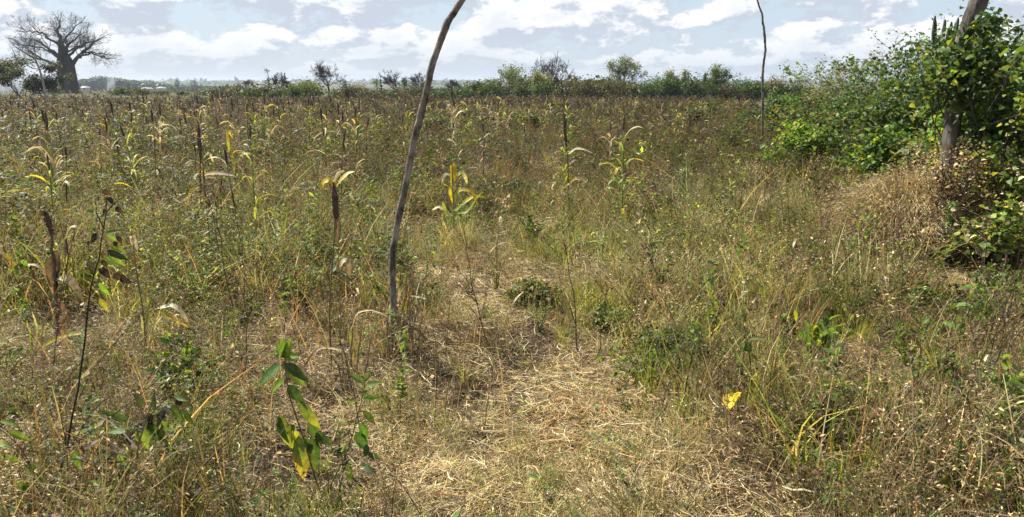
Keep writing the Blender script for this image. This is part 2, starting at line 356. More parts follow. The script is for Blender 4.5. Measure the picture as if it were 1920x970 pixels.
def clear(x, y): return np.clip(.85*blob(x, y, [(1378, 830, .17), (1372, 900, .16), (590, 960, .2), (560, 930, .18), (320, 720, .18), (300, 760, .15), (760, 720, .14), (640, 790, .12), (100, 720, .15), (1690, 900, .15), (1530, 730, .15)], .2)+np.exp(-((x-MND[0])**2/.8+(y-MND[1]+.9)**2/1.5))*1.6, 0, 1)
def side(x, y): return np.clip((np.abs(x-.02*y)-.24)/.55, 0, 1)*np.clip(1.2-y/30, .5, 1)+np.clip((y-5)/4, 0, 1)*.5*(1-blob(x, y, PATH, .5))
# pale fine grass
T_fine = [tuft(r0, 46, (.4, 1.), .010, .35, .45, ((.58, .50, .22), (.68, .61, .34), (.47, .47, .16), OLIVE), (.28, .32, .3, .10), heads=(.5, 3, .25, .035, (PALE, STRAW))) for _ in range(6)]
def d_fine(x, y): return np.clip(.15+1.2*blob(x, y, YGR, .5)+.40*blob(x, y, PATH, .25)+.30*clumpy(x, y, 1.6, 8)-.5*blob(x, y, DARK, .2), .02, 1)
scat('fine_dry_grass', T_fine, 31, ((2000, 2.1, 5, -1, .8), (6500, 5, 13, 0, 1.1), (3000, 13, 26, .3, 1.3)), d_fine, 'straw', 'fine pale yellow grass in loose tufts along the trodden strip', 'grass', sc=(.30, .1), tiltv=.25)
# green and olive grass tufts
T_gg = [tuft(r0, 34, (.35, 1.), .013, .25, .4, (OLIVE, YGRN, GRN, STRAW), (.35, .25, .2, .2)) for _ in range(6)]
def d_gg(x, y): return np.clip(.38+.3*blob(x, y, YGR, .5)+.45*clumpy(x, y, 1.1, 9)-.5*blob(x, y, PATH, .35)-.4*blob(x, y, DARK, .2)-.3*blob(x, y, ORG, .2), .04, 1)
scat('green_grass', T_gg, 32, ((1700, 2.1, 5, -1, .9), (4600, 5, 13, 0, 1.2), (5000, 13, 30, .3, 1.5)), d_gg, 'leaf', 'olive green grass tufts growing between the weeds', 'grass', sc=(.27, .1), tiltv=.2)
# dead upright brown stems
T_br = [tuft(r0, 16, (.3, 1.), .011, .45, .3, (BRN, DBRN, STRAW, OLIVE), (.27, .15, .38, .2), heads=(.7, 5, .5, .03, (BRN, GREY, DBRN))) for _ in range(6)]
def d_br(x, y): return np.clip(.42+.4*clumpy(x, y, 1.5, 12)-.5*blob(x, y, PATH, .3), .05, 1)
scat('dead_weed_stems', T_br, 33, ((2000, 2.1, 5, -1, 1.1), (4200, 5, 13, 0, 1.35), (5000, 13, 30, .3, 1.45)), d_br, 'dry', 'thin dead brown weed stems standing in the straw', 'dead weeds', sc=(.30, .1))
# leafy small weeds
T_lw = [weed(r0, 8, (.085, .04), (GRN, BGRN, DGRN, YGRN), (.35, .2, .35, .1), (.12, .10, .05), 8, .42) for _ in range(5)]
T_fw = [weed(r0, 14, (.055, .016), ((.10, .115, .035), GRN, YGRN, DBRN), (.4, .25, .2, .15), (.11, .09, .045), 13, .4, stem_w=.008) for _ in range(5)]
T_tw = [weed(r0, 14, (.04, .022), (BRN, GREY, OLIVE, DBRN), (.3, .2, .25, .25), BRN, 12, .42, stem_w=.009) for _ in range(5)]
def d_lw(x, y): return np.clip(.34+.5*clumpy(x, y, .9, 15)+.2*(y > 9)-.6*blob(x, y, PATH, .35)-.3*blob(x, y, YGR, .4)-.4*blob(x, y, DARK, .15)+.25*np.clip(np.abs(x-.3)/y-.3, 0, 1), .03, 1)
scat('low_green_weeds', T_lw, 34, ((1000, 2.1, 5, -1, .65), (2600, 5, 13, 0, 1.05), (5000, 13, 30, .3, 1.5)), d_lw, 'leaf', 'low leafy green weeds scattered through the dry field', 'weeds', sc=(.30, .1))
def d_fw(x, y): return np.clip(.45+.45*clumpy(x, y, .8, 17)-.6*blob(x, y, PATH, .35)-.4*blob(x, y, DARK, .15), .04, 1)
scat('feathery_weeds', T_fw, 35, ((950, 2.1, 5, -1, .75), (3000, 5, 13, 0, 1.2), (5500, 13, 30, .3, 1.35)), d_fw, 'leaf', 'feathery olive weeds with narrow leaves covering the field', 'weeds', sc=(.33, .1))
def d_tw(x, y): return np.clip(.2+.6*np.clip((y-9)/12, 0, 1)+.4*clumpy(x, y, .5, 19)-.6*blob(x, y, PATH, .35), .03, 1)
scat('seeding_brown_weeds', T_tw, 36, ((350, 2.1, 5, -1, .7), (1900, 5, 13, 0, 1.15), (4600, 13, 30, .3, 1.35)), d_tw, 'dry', 'brown seeding weeds with fuzzy dry tops filling the far field', 'weeds', sc=(.36, .1))
T_wi = [weed(r0, 13, (.03, .012), (CREAM, BRN, DBRN, STRAW), (.05, .33, .27, .35), (.27, .19, .10), 4, .5, stem_w=.012, curve=.3, droop=.5) for _ in range(7)]
def d_wi(x, y): return np.clip(.25+.45*clumpy(x, y, 1.7, 29)+.35*side(x, y)-.5*blob(x, y, PATH, .25), .04, 1)
scat('wiry_dead_weeds', T_wi, 40, ((2100, 2.1, 5, -1, 1.1), (3400, 5, 14, 0, 1.15)), d_wi, 'dry', 'wiry branching dead weeds tangled over the straw', 'dead weeds', sc=(.30, .1), tiltv=.45)
# far field (beyond 28 m): bigger, coarser plants of the same kinds
T_far = [weed(r0, 12, (.12, .06), (BRN, PINK, DBRN, OLIVE, GRN), (.28, .08, .16, .28, .20), BRN, 7, .5, stem_w=.014) for _ in range(6)]
T_fg = [weed(r0, 9, (.13, .07), (GRN, OLIVE, YGRN, BRN), (.35, .35, .1, .2), (.12, .12, .05), 8, .5, stem_w=.014) for _ in range(5)]
def fld(x, y): return (x < hedge_x(y)+1.5)*1.0
scat('far_brown_weeds', T_far, 37, ((14000, 27, 58, 1, 1.),), lambda x, y: .8*fld(x, y), 'dry', 'dull brown weeds in the farthest part of the crop field', 'weeds', sc=(.34, .1))
scat('far_green_weeds', T_fg, 38, ((6000, 27, 60, 1, 1.),), lambda x, y: np.clip(.35+.6*clumpy(x, y, .25, 23), .05, 1)*fld(x, y), 'leaf', 'darker green weeds in patches across the far crop field', 'weeds', sc=(.34, .1))
scat('scrub_beyond_the_field', T_fg, 39, ((7000, 62, 190, 1, 1.),), lambda x, y: np.clip(.5+.6*clumpy(x, y, .08, 24), .03, 1), 'leaf', 'low green scrub on the open ground beyond the crop field', 'scrub', sc=(.4, .1))
# small dry leaves fallen on the straw
def fallen():
    g = Geo(); r = rs(41); x, y = zone(r, 9000, 2.1, 14, -.5); n = len(x); a = r.uniform(0, 6.28, n)
    D = np.stack([np.cos(a), np.sin(a), r.normal(0, .3, n)], 1); Nm = nrm(np.stack([r.normal(0, .4, n), r.normal(0, .4, n), np.ones(n)], 1))
    s = np.exp(r.normal(0, .3, n)); leaf4(g, P3(x, y, np.abs(r.normal(.03, .03, n))), nrm(D), Nm, .03*s, .018*s, pick(r, (BRN, DBRN, STRAW, PINK, OLIVE, GRN), n))
    g.obj('fallen_leaves', 'dry', kind='stuff', label='tiny curled dead leaves fallen among the straw', category='fallen leaves')
fallen()
# ------------------------------------------------------------------ sky, sun, air
SUN_AZ, SUN_EL = R(-52), R(50)       # azimuth measured from the view direction (+Y), negative = to the left
def sky():
    w = bpy.data.worlds.new('World'); SC.world = w; w.use_nodes = True; nt = w.node_tree; nt.nodes.clear(); N, L = nt.nodes.new, nt.links.new
    out = N('ShaderNodeOutputWorld'); bg = N('ShaderNodeBackground'); bg.inputs[1].default_value = SKY_STR
    st = N('ShaderNodeTexSky'); st.sky_type = 'NISHITA'; st.sun_disc = False; st.sun_elevation = SUN_EL; st.sun_rotation = SUN_AZ
    st.altitude = 100; st.air_density = 1.0; st.dust_density = 1.2; st.ozone_density = 1.5
    tc = N('ShaderNodeTexCoord'); sp = N('ShaderNodeSeparateXYZ'); L(tc.outputs['Generated'], sp.inputs[0])
    def math_(op, a, b=None, c=None):
        n = N('ShaderNodeMath'); n.operation = op
        for i, v in enumerate((a, b, c)):
            if v is None: continue
            if isinstance(v, (int, float)): n.inputs[i].default_value = v
            else: L(v, n.inputs[i])
        return n.outputs[0]
    z = math_('MAXIMUM', sp.outputs[2], 0.0)
    # cloud layer seen in perspective: bands close up towards the horizon
    el = math_('POWER', z, .72)
    def dens(dx, dz, seed):
        cm = N('ShaderNodeCombineXYZ')
        L(math_('MULTIPLY_ADD', sp.outputs[0], 5.6, dx), cm.inputs[0]); L(math_('MULTIPLY_ADD', sp.outputs[1], 5.6, seed), cm.inputs[1]); L(math_('MULTIPLY_ADD', el, 7.4, dz), cm.inputs[2])
        n1 = N('ShaderNodeTexNoise'); n1.inputs['Scale'].default_value = 2.2; n1.inputs['Detail'].default_value = 10; n1.inputs['Roughness'].default_value = .6; n1.inputs['Distortion'].default_value = 0
        L(cm.outputs[0], n1.inputs['Vector'])
        return n1.outputs[0]
    d0 = dens(0, 0, 4.3); d1 = dens(-.05, .20, 4.3)
    cov = N('ShaderNodeMapRange'); cov.interpolation_type = 'SMOOTHSTEP'; cov.inputs[1].default_value = .395; cov.inputs[2].default_value = .485; L(d0, cov.inputs[0])
    # thick parts and undersides are grey, edges turned to the sun are white
    dif = math_('SUBTRACT', d0, d1)
    lit = N('ShaderNodeMapRange'); lit.interpolation_type = 'SMOOTHSTEP'; lit.inputs[1].default_value = -.05; lit.inputs[2].default_value = .07; L(dif, lit.inputs[0])
    thick = N('ShaderNodeMapRange'); thick.inputs[1].default_value = .50; thick.inputs[2].default_value = .68; thick.inputs[3].default_value = 1; thick.inputs[4].default_value = .55; L(d0, thick.inputs[0])
    lt = math_('MULTIPLY', lit.outputs[0], thick.outputs[0])
    cc = N('ShaderNodeMixRGB'); cc.inputs[1].default_value = CLOUD_D; cc.inputs[2].default_value = CLOUD_L; L(lt, cc.inputs[0])
    # clear air pale blue, thin veil near the horizon
    hz = N('ShaderNodeMapRange'); hz.inputs[1].default_value = 0; hz.inputs[2].default_value = .06; hz.inputs[3].default_value = .15; hz.inputs[4].default_value = 1.; L(sp.outputs[2], hz.inputs[0])
    hi = N('ShaderNodeMapRange'); hi.inputs[1].default_value = .12; hi.inputs[2].default_value = .42; hi.inputs[3].default_value = 1; hi.inputs[4].default_value = .08; L(sp.outputs[2], hi.inputs[0]); veil = N('ShaderNodeMixRGB'); L(math_('MULTIPLY', hi.outputs[0], .75), veil.inputs[0]); L(st.outputs[0], veil.inputs[1]); veil.inputs[2].default_value = VEIL
    mx = N('ShaderNodeMixRGB'); L(math_('MULTIPLY', math_('MULTIPLY', cov.outputs[0], hz.outputs[0]), hi.outputs[0]), mx.inputs[0]); L(veil.outputs[0], mx.inputs[1]); L(cc.outputs[0], mx.inputs[2])
    L(mx.outputs[0], bg.inputs[0]); L(bg.outputs[0], out.inputs[0])
SKY_STR = .06; HAZE = .0003
CLOUD_L = (9.6, 9.6, 9.7, 1); CLOUD_D = (5.4, 5.95, 6.9, 1); VEIL = (6.0, 7.1, 8.4, 1)
sky()
sl = bpy.data.lights.new('sun', 'SUN'); sl.energy = 5.0; sl.angle = R(.53); sl.color = (1, .95, .85)
so = bpy.data.objects.new('sun', sl); COL.objects.link(so)
sd_ = Vector((math.sin(SUN_AZ)*math.cos(SUN_EL), math.cos(SUN_AZ)*math.cos(SUN_EL), math.sin(SUN_EL)))
so.rotation_euler = sd_.to_track_quat('Z', 'Y').to_euler()
SC.view_settings.view_transform = 'Standard'; SC.view_settings.look = 'None'; SC.view_settings.exposure = .92; SC.view_settings.gamma = 1
SC.render.engine = 'CYCLES'; cy = SC.cycles
cy.max_bounces = 4; cy.diffuse_bounces = 2; cy.glossy_bounces = 1; cy.transmission_bounces = 3; cy.volume_bounces = 0; cy.transparent_max_bounces = 4
# ------------------------------------------------------------------ things
def thing(name, label, cat, loc=(0, 0, 0), group=None, rz=0.):
    o = bpy.data.objects.new(name, None); COL.objects.link(o); o.location = loc; o.rotation_euler = (0, 0, rz); o.empty_display_size = .1
    o['label'] = label; o['category'] = cat
    if group: o['group'] = group
    return o
def copytree(o, parent=None):
    c = o.copy(); COL.objects.link(c); c.parent = parent
    for ch in list(o.children): copytree(ch, c)
    return c
# ---- millet stalks
def arch(r, p0, az, L, W, up=1.0, K=8, droop=1.7, kink=0.):
    """one strap leaf: leaves the stem upwards, arches over and hangs"""
    s = np.linspace(0, 1, K); ang = up-droop*s*s-kink*(s > .5)
    st = L/(K-1); h = np.concatenate([[0], np.cumsum(np.cos(ang[:-1])*st)]); v = np.concatenate([[0], np.cumsum(np.sin(ang[:-1])*st)])
    sw = r.normal(0, .15)*s*s*L
    d = np.array([math.cos(az), math.sin(az)]); e = np.array([-d[1], d[0]])
    P = np.zeros((K, 3)); P[:, :2] = p0[:2]+d*h[:, None]+e*sw[:, None]; P[:, 2] = p0[2]+v
    w = W*np.clip(np.sin(math.pi*np.clip(s*.9+.08, 0, 1))**.6, .08, 1); w[-1] = W*.05
    tw = r.normal(0, .5)*s+r.normal(0, .25)
    t = nrm(np.gradient(P, axis=0)); base = np.array([-d[1], d[0], 0])
    nn = np.cross(t, base); sd = base*np.cos(tw)[:, None]+nn*np.sin(tw)[:, None]
    return P, w, sd, nn
def strap(g, r, p0, az, L, W, c0, c1, **k):
    P, w, sd, nn = arch(r, np.asarray(p0, float), az, L, W, **k); K = len(P)
    m = np.linspace(0, 1, K)[:, None]**1.3; C = np.asarray(c0)*(1-m)+np.asarray(c1)*m
    C = C*np.exp(r.normal(0, .1, (K, 1)))
    # folded along the mid rib: two strips
    a, b = P-sd*w[:, None]*.5+nn*w[:, None]*.12, P+sd*w[:, None]*.5+nn*w[:, None]*.12
    V = np.stack([a, P, b], 1).reshape(-1, 3); i = np.arange(K-1)[:, None]*3+np.arange(2)[None]
    CC = np.stack([C*.95, C*1.15, C*.95], 1).reshape(-1, 3)
    g.add(V, np.clip(CC, 0, .85), np.stack([i, i+1, i+4, i+3], -1).reshape(-1, 4))
LOOK = {
 'yellow': ('millet with arching yellow leaves', (YGRN, BGRN), (YEL, CREAM, YEL), (.22, .20, .07)),
 'cream': ('dry millet with pale drooping leaves', (STRAW, CREAM), (CREAM, CREAM, PALE), (.30, .24, .13)),
 'bare': ('dark bare millet with brown head', (BRN, DBRN), (BRN, STRAW), (.13, .09, .06)),
 'green': ('green leafed millet with yellow tips', (GRN, BGRN), (YGRN, YEL), (.14, .17, .05)),
 'dead': ('dead brown millet with shrivelled leaves', (BRN, STRAW), (BRN, PINK, CREAM), (.17, .12, .08))}
def millet_parts(r, look, H=1.4, nleaf=None, W=.031, headL=None, lean=.06, sth=.007, Lr=(.20, .46)):
    _, c0s, c1s, sc_ = LOOK[look]
    K = 9; s = np.linspace(0, 1, K); P = np.zeros((K, 3)); a = r.uniform(0, 6.28); le = abs(r.normal(0, lean))
    P[:, 0] = math.cos(a)*le*H*s**1.6+r.normal(0, .004, K)*(s > 0); P[:, 1] = math.sin(a)*le*H*s**1.6+r.normal(0, .004, K)*(s > 0); P[:, 2] = H*s
    gs, gl, gh = Geo(), Geo(), Geo()
    tubes(gs, P, np.linspace(sth*1.2, sth*.5, K), cv(r, sc_, K, .2)[None], 5)
    if nleaf is None: nleaf = {'yellow': 14, 'cream': 12, 'bare': 4, 'green': 13, 'dead': 13}[look]
    for k in range(nleaf):
        h = r.uniform(.25, .93); i = int(h*(K-1)); p = P[i]+(P[min(i+1, K-1)]-P[i])*(h*(K-1)-i)
        c0 = cv(r, c0s[r.integers(len(c0s))], 1)[0]; c1 = cv(r, c1s[r.integers(len(c1s))], 1)[0]
        up = r.uniform(.7, 1.25) if look in ('yellow', 'green', 'cream') else r.uniform(-.6, .7)
        strap(gl, r, p, r.uniform(0, 6.28), r.uniform(*Lr)*(1.1-.3*h), W*r.uniform(.6, 1.15), c0, c1, up=up, droop=r.uniform(1.2, 2.6), kink=(r.uniform(.5, 1.4) if r.uniform() < .3 else 0))
        if r.uniform() < .5:   # sheath wrapped round the stem
            tubes(gs, np.linspace(P[max(i-1, 0)], p, 4)[None], np.array([[sth*1.1, sth*1.7, sth*1.8, sth*1.2]]), c0*.9, 5)
    if headL is None: headL = r.uniform(.14, .30)
    if headL:
        d = nrm(P[-1]-P[-2]+np.array([r.normal(0, .15), r.normal(0, .15), 0])*.1); n = 9; t = np.linspace(-.05, 1, n)[:, None]
        rad = .0165*np.sin(math.pi*np.clip(t[:, 0]*.88+.1, 0, 1))**.5*np.exp(r.normal(0, .13, n)); rad[0] = .004; rad[-1] = .003
        HP = P[-1]+d*headL*t+r.normal(0, .0015, (n, 3)); tubes(gh, HP[None], rad[None], cv(r, (.10, .065, .045), n, .25)[None], 7)
        m = 70; tt = r.uniform(0, 1, m)[:, None]; B = P[-1]+d*headL*tt; az = r.uniform(0, 6.28, m)
        D = nrm(np.stack([np.cos(az), np.sin(az), r.uniform(.2, .9, m)], 1)); leaf4(gh, B+D*.008, D, frame(D, r), .016, .009, pick(r, (BRN, DBRN, GREY), m))
    return gs, gl, gh
def millet(r, look, label, loc=(0, 0, 0), group=None, name='millet_stalk', **k):
    gs, gl, gh = millet_parts(r, look, **k); t = thing(name, label, 'millet stalk', loc, group)
    gs.obj('stem', 'stem', t)
    if gl.n: gl.obj('leaves', 'leaf' if look in ('yellow', 'green') else 'dry', t)
    if gh.n: gh.obj('seed_head', 'stem', t)
    return t
LANDM = [(0, 60, 'under the dark leafy tree'), (60, 215, 'under the baobab'), (215, 330, 'under the blue wooded hill'), (330, 460, 'under the distant small trees'), (460, 560, 'under the vine clad trunk'), (560, 680, 'under the round leafless tree'), (680, 790, 'just left of the leaning pole'), (790, 900, 'just right of the leaning pole'), (900, 1000, 'under the airy green tree'), (1000, 1110, 'under the wide leafless tree'), (1110, 1230, 'under the tall airy tree'), (1230, 1370, 'under the dense horizon trees'), (1370, 1430, 'just left of the thin pole'), (1430, 1600, 'beside the thin pole'), (1600, 1920, 'beside the thick post')]
def landm(px):
    for a, b, t in LANDM:
        if px < b: return t
    return LANDM[-1][2]
def crop():
    r = rs(51); protos = {}
    for look, ks in (('yellow', 4), ('cream', 4), ('bare', 4), ('green', 3), ('dead', 4)):
        protos[look] = [[g.mesh(n) if g.n else None for g, n in zip(millet_parts(r, look, H=r.uniform(1.25, 1.5)), ('stem', 'leaves', 'seed_head'))] for _ in range(ks)]
        for L3 in protos[look]:
            for me, mt in zip(L3, ('stem', 'leaf' if look in ('yellow', 'green') else 'dry', 'stem')):
                if me: me.materials.append(M[mt])
    x, y = zone(r, 2760, 4.6, 56, .75, wid=.7, pad=.4)
    px = 960+F0*x/y
    d = np.where(y < 13, .42, np.where(y < 22, .8, .9))*np.clip(.75+.5*clumpy(x, y, .5, 77), .15, 1.2)
    d = d*np.where((px > 1080) & (y < 16), .18, 1)*np.where(x > hedge_x(y)-1.2, 0, 1)*np.where((px > 1330) & (y < 40), .35, 1)
    d = d*np.where((abs(px-745) < 60) & (y < 13), .0, 1)
    d = d*np.where((y < 7) & (px > 700), 0, 1)*np.where(y < 7, 1.5, 1); k = r.uniform(0, 1, len(x)) < d; x, y = x[k], y[k]; o = np.argsort(y); x, y = x[o], y[o]
    n = len(x); w = {'yellow': .18, 'cream': .18, 'bare': .30, 'green': .07, 'dead': .27}
    looks = r.choice(list(w), n, p=list(w.values()))
    NI = 285; far = Geo(); fl = Geo()
    for i in range(n):
        lk = looks[i]; v = int(r.integers(len(protos[lk]))); sc = float(r.uniform(.55, .95)*(1 if r.uniform() < .93 else 1.2)*np.interp(y[i], [4.6, 8, 22, 38, 56], [.62, 1, .85, .66, .52])); rz = float(r.uniform(0, 6.28)); tl = r.normal(0, .05, 2)
        if i < NI:
            pxx = proj(x[i], y[i], 1)[0]; row = 'near rows' if y[i] < 13 else ('middle rows' if y[i] < 20 else 'farther rows')
            hgt_ = 'short ' if sc < .66 else ('tall ' if sc > .86 else '')
            t = thing('millet_stalk', f'{hgt_}{LOOK[lk][0]}, {row}, {landm(pxx)}', 'millet stalk', (x[i], y[i], hgt(x[i], y[i])-.02), 'millet stalks standing in the weedy field')
            t.rotation_euler = (float(tl[0]), float(tl[1]), rz); t.scale = (sc, sc, sc)
            for me, nm in zip(protos[lk][v], ('stem', 'leaves', 'seed_head')):
                if me:
                    c = bpy.data.objects.new(nm, me); COL.objects.link(c); c.parent = t
        else:
            if not hasattr(crop, 'tm'):
                crop.tm = {}; r2 = rs(52)
                for q in w: crop.tm[q] = [[g.flat() for g in millet_parts(r2, q, H=1.35, W=.045, sth=.010, headL=.24)] for _ in range(4)]
            A = crop.tm[lk][v % 4]; P = P3(x[i:i+1], y[i:i+1]); s2 = np.array([[sc, sc*float(r.uniform(.95, 1.08))]])
            for q in (0, 2): 
                if len(A[q][0]): scatter(far, A[q], P, np.array([rz]), s2*np.array([[1.25, 1]]), tl[None]*1.3)
            if len(A[1][0]) and r.uniform() < .6: scatter(fl, A[1], P, np.array([rz]), s2, tl[None]*1.3)
    t = thing('far_millet_rows', 'mass of far millet stalks merging below the line of horizon trees', 'millet'); t['kind'] = 'stuff'
    a = far.obj('stems', 'stem', t, kind='stuff'); b = fl.obj('leaves', 'dry', t, kind='stuff')
crop()
# ---- generic woody growth
def grow(r, p, d, L, rad, depth, out, tips, nch=3, spread=.7, up=.15, wob=.12, shrink=.68, rsh=.6, K=5, t0=.35, lvl=0):
    s = np.linspace(0, 1, K); P = [np.asarray(p, float)]; dd = nrm(np.asarray(d, float))
    for k in range(K-1):
        dd = nrm(dd+r.normal(0, wob, 3)+np.array([0, 0, up*.3])); P.append(P[-1]+dd*L/(K-1))
    P = np.array(P); Rr = rad*(1-(1-rsh)*s) if depth > 0 else rad*(1-.7*s)
    out.setdefault(lvl, []).append((P, Rr))
    if depth == 0: tips.append((P[-1], dd)); tips.append((P[K//2], dd)); return
    for k in range(nch):
        t = 1. if k == 0 else r.uniform(t0, 1); i = min(int(t*(K-1)), K-2); b = P[i]+(P[i+1]-P[i])*(t*(K-1)-i)
        ld = nrm(P[i+1]-P[i]); a = spread*(.35 if k == 0 else 1)*r.uniform(.7, 1.3)
        nd = nrm(ld*math.cos(a)+frame(ld[None], r)[0]*math.sin(a)+np.array([0, 0, up]))
        grow(r, b, nd, L*shrink*r.uniform(.75, 1.2), Rr[i]*rsh*r.uniform(.8, 1.05) if k else Rr[-1]*.95, depth-1, out, tips, nch, spread, up, wob, shrink, rsh, K, t0, lvl+1)
def woody(g, out, c=(.2, .17, .14), minr=0, sides=(8, 6, 4, 3, 3, 3)):
    for lv, L_ in out.items():
        P = np.array([q[0] for q in L_]); Rr = np.maximum(np.array([q[1] for q in L_]), minr); tubes(g, P, Rr, np.array(c, float), sides[min(lv, 5)])
def leaves_at(g, r, tips, per, sig, leaf, cols, w=None, fn=leaf4, ratio=.6, flat=.6, up=.3):
    T_ = np.array([t[0] for t in tips]); n = len(T_)*per
    B = np.repeat(T_, per, 0)+r.normal(0, sig, (n, 3))*np.array([1, 1, .85]); az = r.uniform(0, 6.28, n)
    D = nrm(np.stack([np.cos(az), np.sin(az), r.normal(-.15, .45, n)], 1)); Nm = nrm(np.stack([r.normal(0, flat, n), r.normal(0, flat, n), np.ones(n)*.9], 1)); Nm = nrm(Nm-(Nm*D).sum(1, keepdims=True)*D)
    s = np.exp(r.normal(0, .25, n)); fn(g, B, D, Nm, leaf*s, leaf*ratio*s, pick(r, cols, n, w, .22))
def shrub(name, label, x, y, h, w, leaf, cols, cw=None, nst=6, per=9, seed=0, group=None, fn=leaf4, depth=3, sig=.11, cat='shrub', nch=3, dry=False, thick=.014, minr=.003, ratio=.75, up=.25, z0=0.):
    r = rs(seed+1000); out, tips = {}, []
    for k in range(nst):
        a = r.uniform(0, 6.28); rr = r.uniform(0, .25)*w*.5; tl = r.uniform(.05, .8)*min(w/h, 1.4)*.6
        grow(r, [math.cos(a)*rr, math.sin(a)*rr, -.02], [math.cos(a)*tl, math.sin(a)*tl, 1], h*.42*r.choice([.55, .8, 1.0, 1.25]), thick, depth, out, tips, nch, .75, up, .14, .66)
    t = thing(name, label, cat, (x, y, hgt(x, y)+z0), group); g = Geo()
    # fit to size
    T_ = np.array([q[0] for q in tips]); sz = h/np.percentile(T_[:, 2], 97); sx = w*.5/np.percentile(np.hypot(T_[:, 0], T_[:, 1]), 90); S = np.array([sx, sx, sz])
    for lv in out: out[lv] = [(q[0]*S, q[1]) for q in out[lv]]
    tips = [(q[0]*S, q[1]) for q in tips]
    woody(g, out, minr=minr); g.obj('stems', 'bark', t)
    if per:
        f = Geo(); leaves_at(f, r, tips, per, sig, leaf, cols, cw, fn, ratio)
        f.obj('foliage', 'dry' if dry else 'leaf', t)
    return t
# ---- the two poles and the post
def rough_tube(pts, rad, seed, sides=12, sub=6, knots=3, name='', mat='', parent=None, jag=.05, sq=False, col=(1, 1, 1)):
    r = rs(seed); pts = np.array(pts, float); n = len(pts); m = (n-1)*sub*2+1; u = np.linspace(0, n-1, m)
    P = np.stack([np.interp(u, np.arange(n), pts[:, k]) for k in range(3)], 1)
    for _ in range(sub): P[1:-1] = (P[:-2]+2*P[1:-1]+P[2:])/4
    Rr = np.interp(u, np.arange(n), rad)*np.exp(np.convolve(r.normal(0, jag*1.6, m+4), np.ones(5)/5, 'valid'))
    for _ in range(knots): c = r.uniform(.05, .95)*(m-1); Rr = Rr*(1+.16*np.exp(-((np.arange(m)-c)/1.6)**2))
    P[1:-1] += np.convolve(r.normal(0, 1, m+2), np.ones(5)/5, 'valid')[:, None]*r.normal(0, 1, 3)*rad[0]*.35*[1, .6, 0]
    t = nrm(np.gradient(P, axis=0)); U = nrm(np.cross(t, np.array([.1, 1, 0.]))); W = np.cross(t, U)
    a = np.arange(sides)/sides*2*math.pi; k = 1+.06*np.sin(2*a+1)+.04*np.sin(5*a)
    if sq: k = 1/np.maximum(np.abs(np.cos(a-.5)), np.abs(np.sin(a-.5)))**.8
    jit = 1+r.normal(0, .03, (m, sides))
    V = P[:, None]+Rr[:, None, None]*(jit*k[None])[..., None]*(np.cos(a)[None, :, None]*U[:, None]+np.sin(a)[None, :, None]*W[:, None])
    g = Geo(); b = (np.arange(m-1)[:, None])*sides; i = np.arange(sides)[None]; j = (i+1) % sides
    g.add(V.reshape(-1, 3), col, np.stack([b+i, b+j, b+sides+j, b+sides+i], -1)); o = g.n
    g.add([P[-1]], col); kk = np.arange(sides); g.T.append(np.stack([(m-1)*sides+kk, (m-1)*sides+(kk+1) % sides, kk*0+o], 1))
    return g
def pole(name, label, cat, pts, rad, mat, seed, **k):
    base = np.array([pts[0][0], pts[0][1], pts[0][2]]); P = np.array(pts)-base; g = rough_tube(P, rad, seed, **k)
    o = g.obj(name, mat, None, smooth=True, label=label, category=cat); o.location = base; return o
D1 = G(742, 665)[1]
pp = [at(x, y, D1+dy) for x, y, dy in ((740, 675, 0), (737, 560, 0), (735, 480, .01), (744, 420, .02), (762, 340, .02), (778, 260, 0), (796, 185, -.02), (815, 105, -.03), (838, 45, -.02), (872, -8, 0), (900, -75, .02), (925, -120, 0))]
pole('leaning_pole', 'crooked grey wooden pole leaning right, planted in the middle of the field', 'wooden pole', pp, [.0185, .0178, .0188, .018, .0188, .0178, .0185, .0175, .0175, .0165, .015, .011], 'pole', 61, knots=7)
D2 = 16.5
pp = [at(x, y, D2) for x, y in ((1427, 302), (1430, 230), (1429, 175), (1430, 140), (1435, 95), (1433, 55), (1427, 22), (1418, -6), (1412, -30), (1405, -60))]
pole('thin_pole', 'thin wavy grey pole standing upright in front of the dark horizon bushes', 'wooden pole', pp, [.024, .023, .022, .023, .022, .021, .019, .016, .014, .009], 'pole', 62, knots=5)
D3 = 7.5
b3 = G(1783, 455); D3 = 7.4
pp = [at(x, y, D3) for x, y in ((1772, 470), (1781, 300), (1786, 230), (1793, 160), (1801, 90), (1826, 25), (1843, -15), (1862, -70), (1880, -120))]
pole('thick_post', 'thick weathered wooden post wrapped in leafy vine at the edge of the hedge', 'wooden post', pp, [.068, .064, .058, .054, .055, .061, .063, .06, .055], 'post', 63, sides=16, sq=True, knots=2, jag=.03)
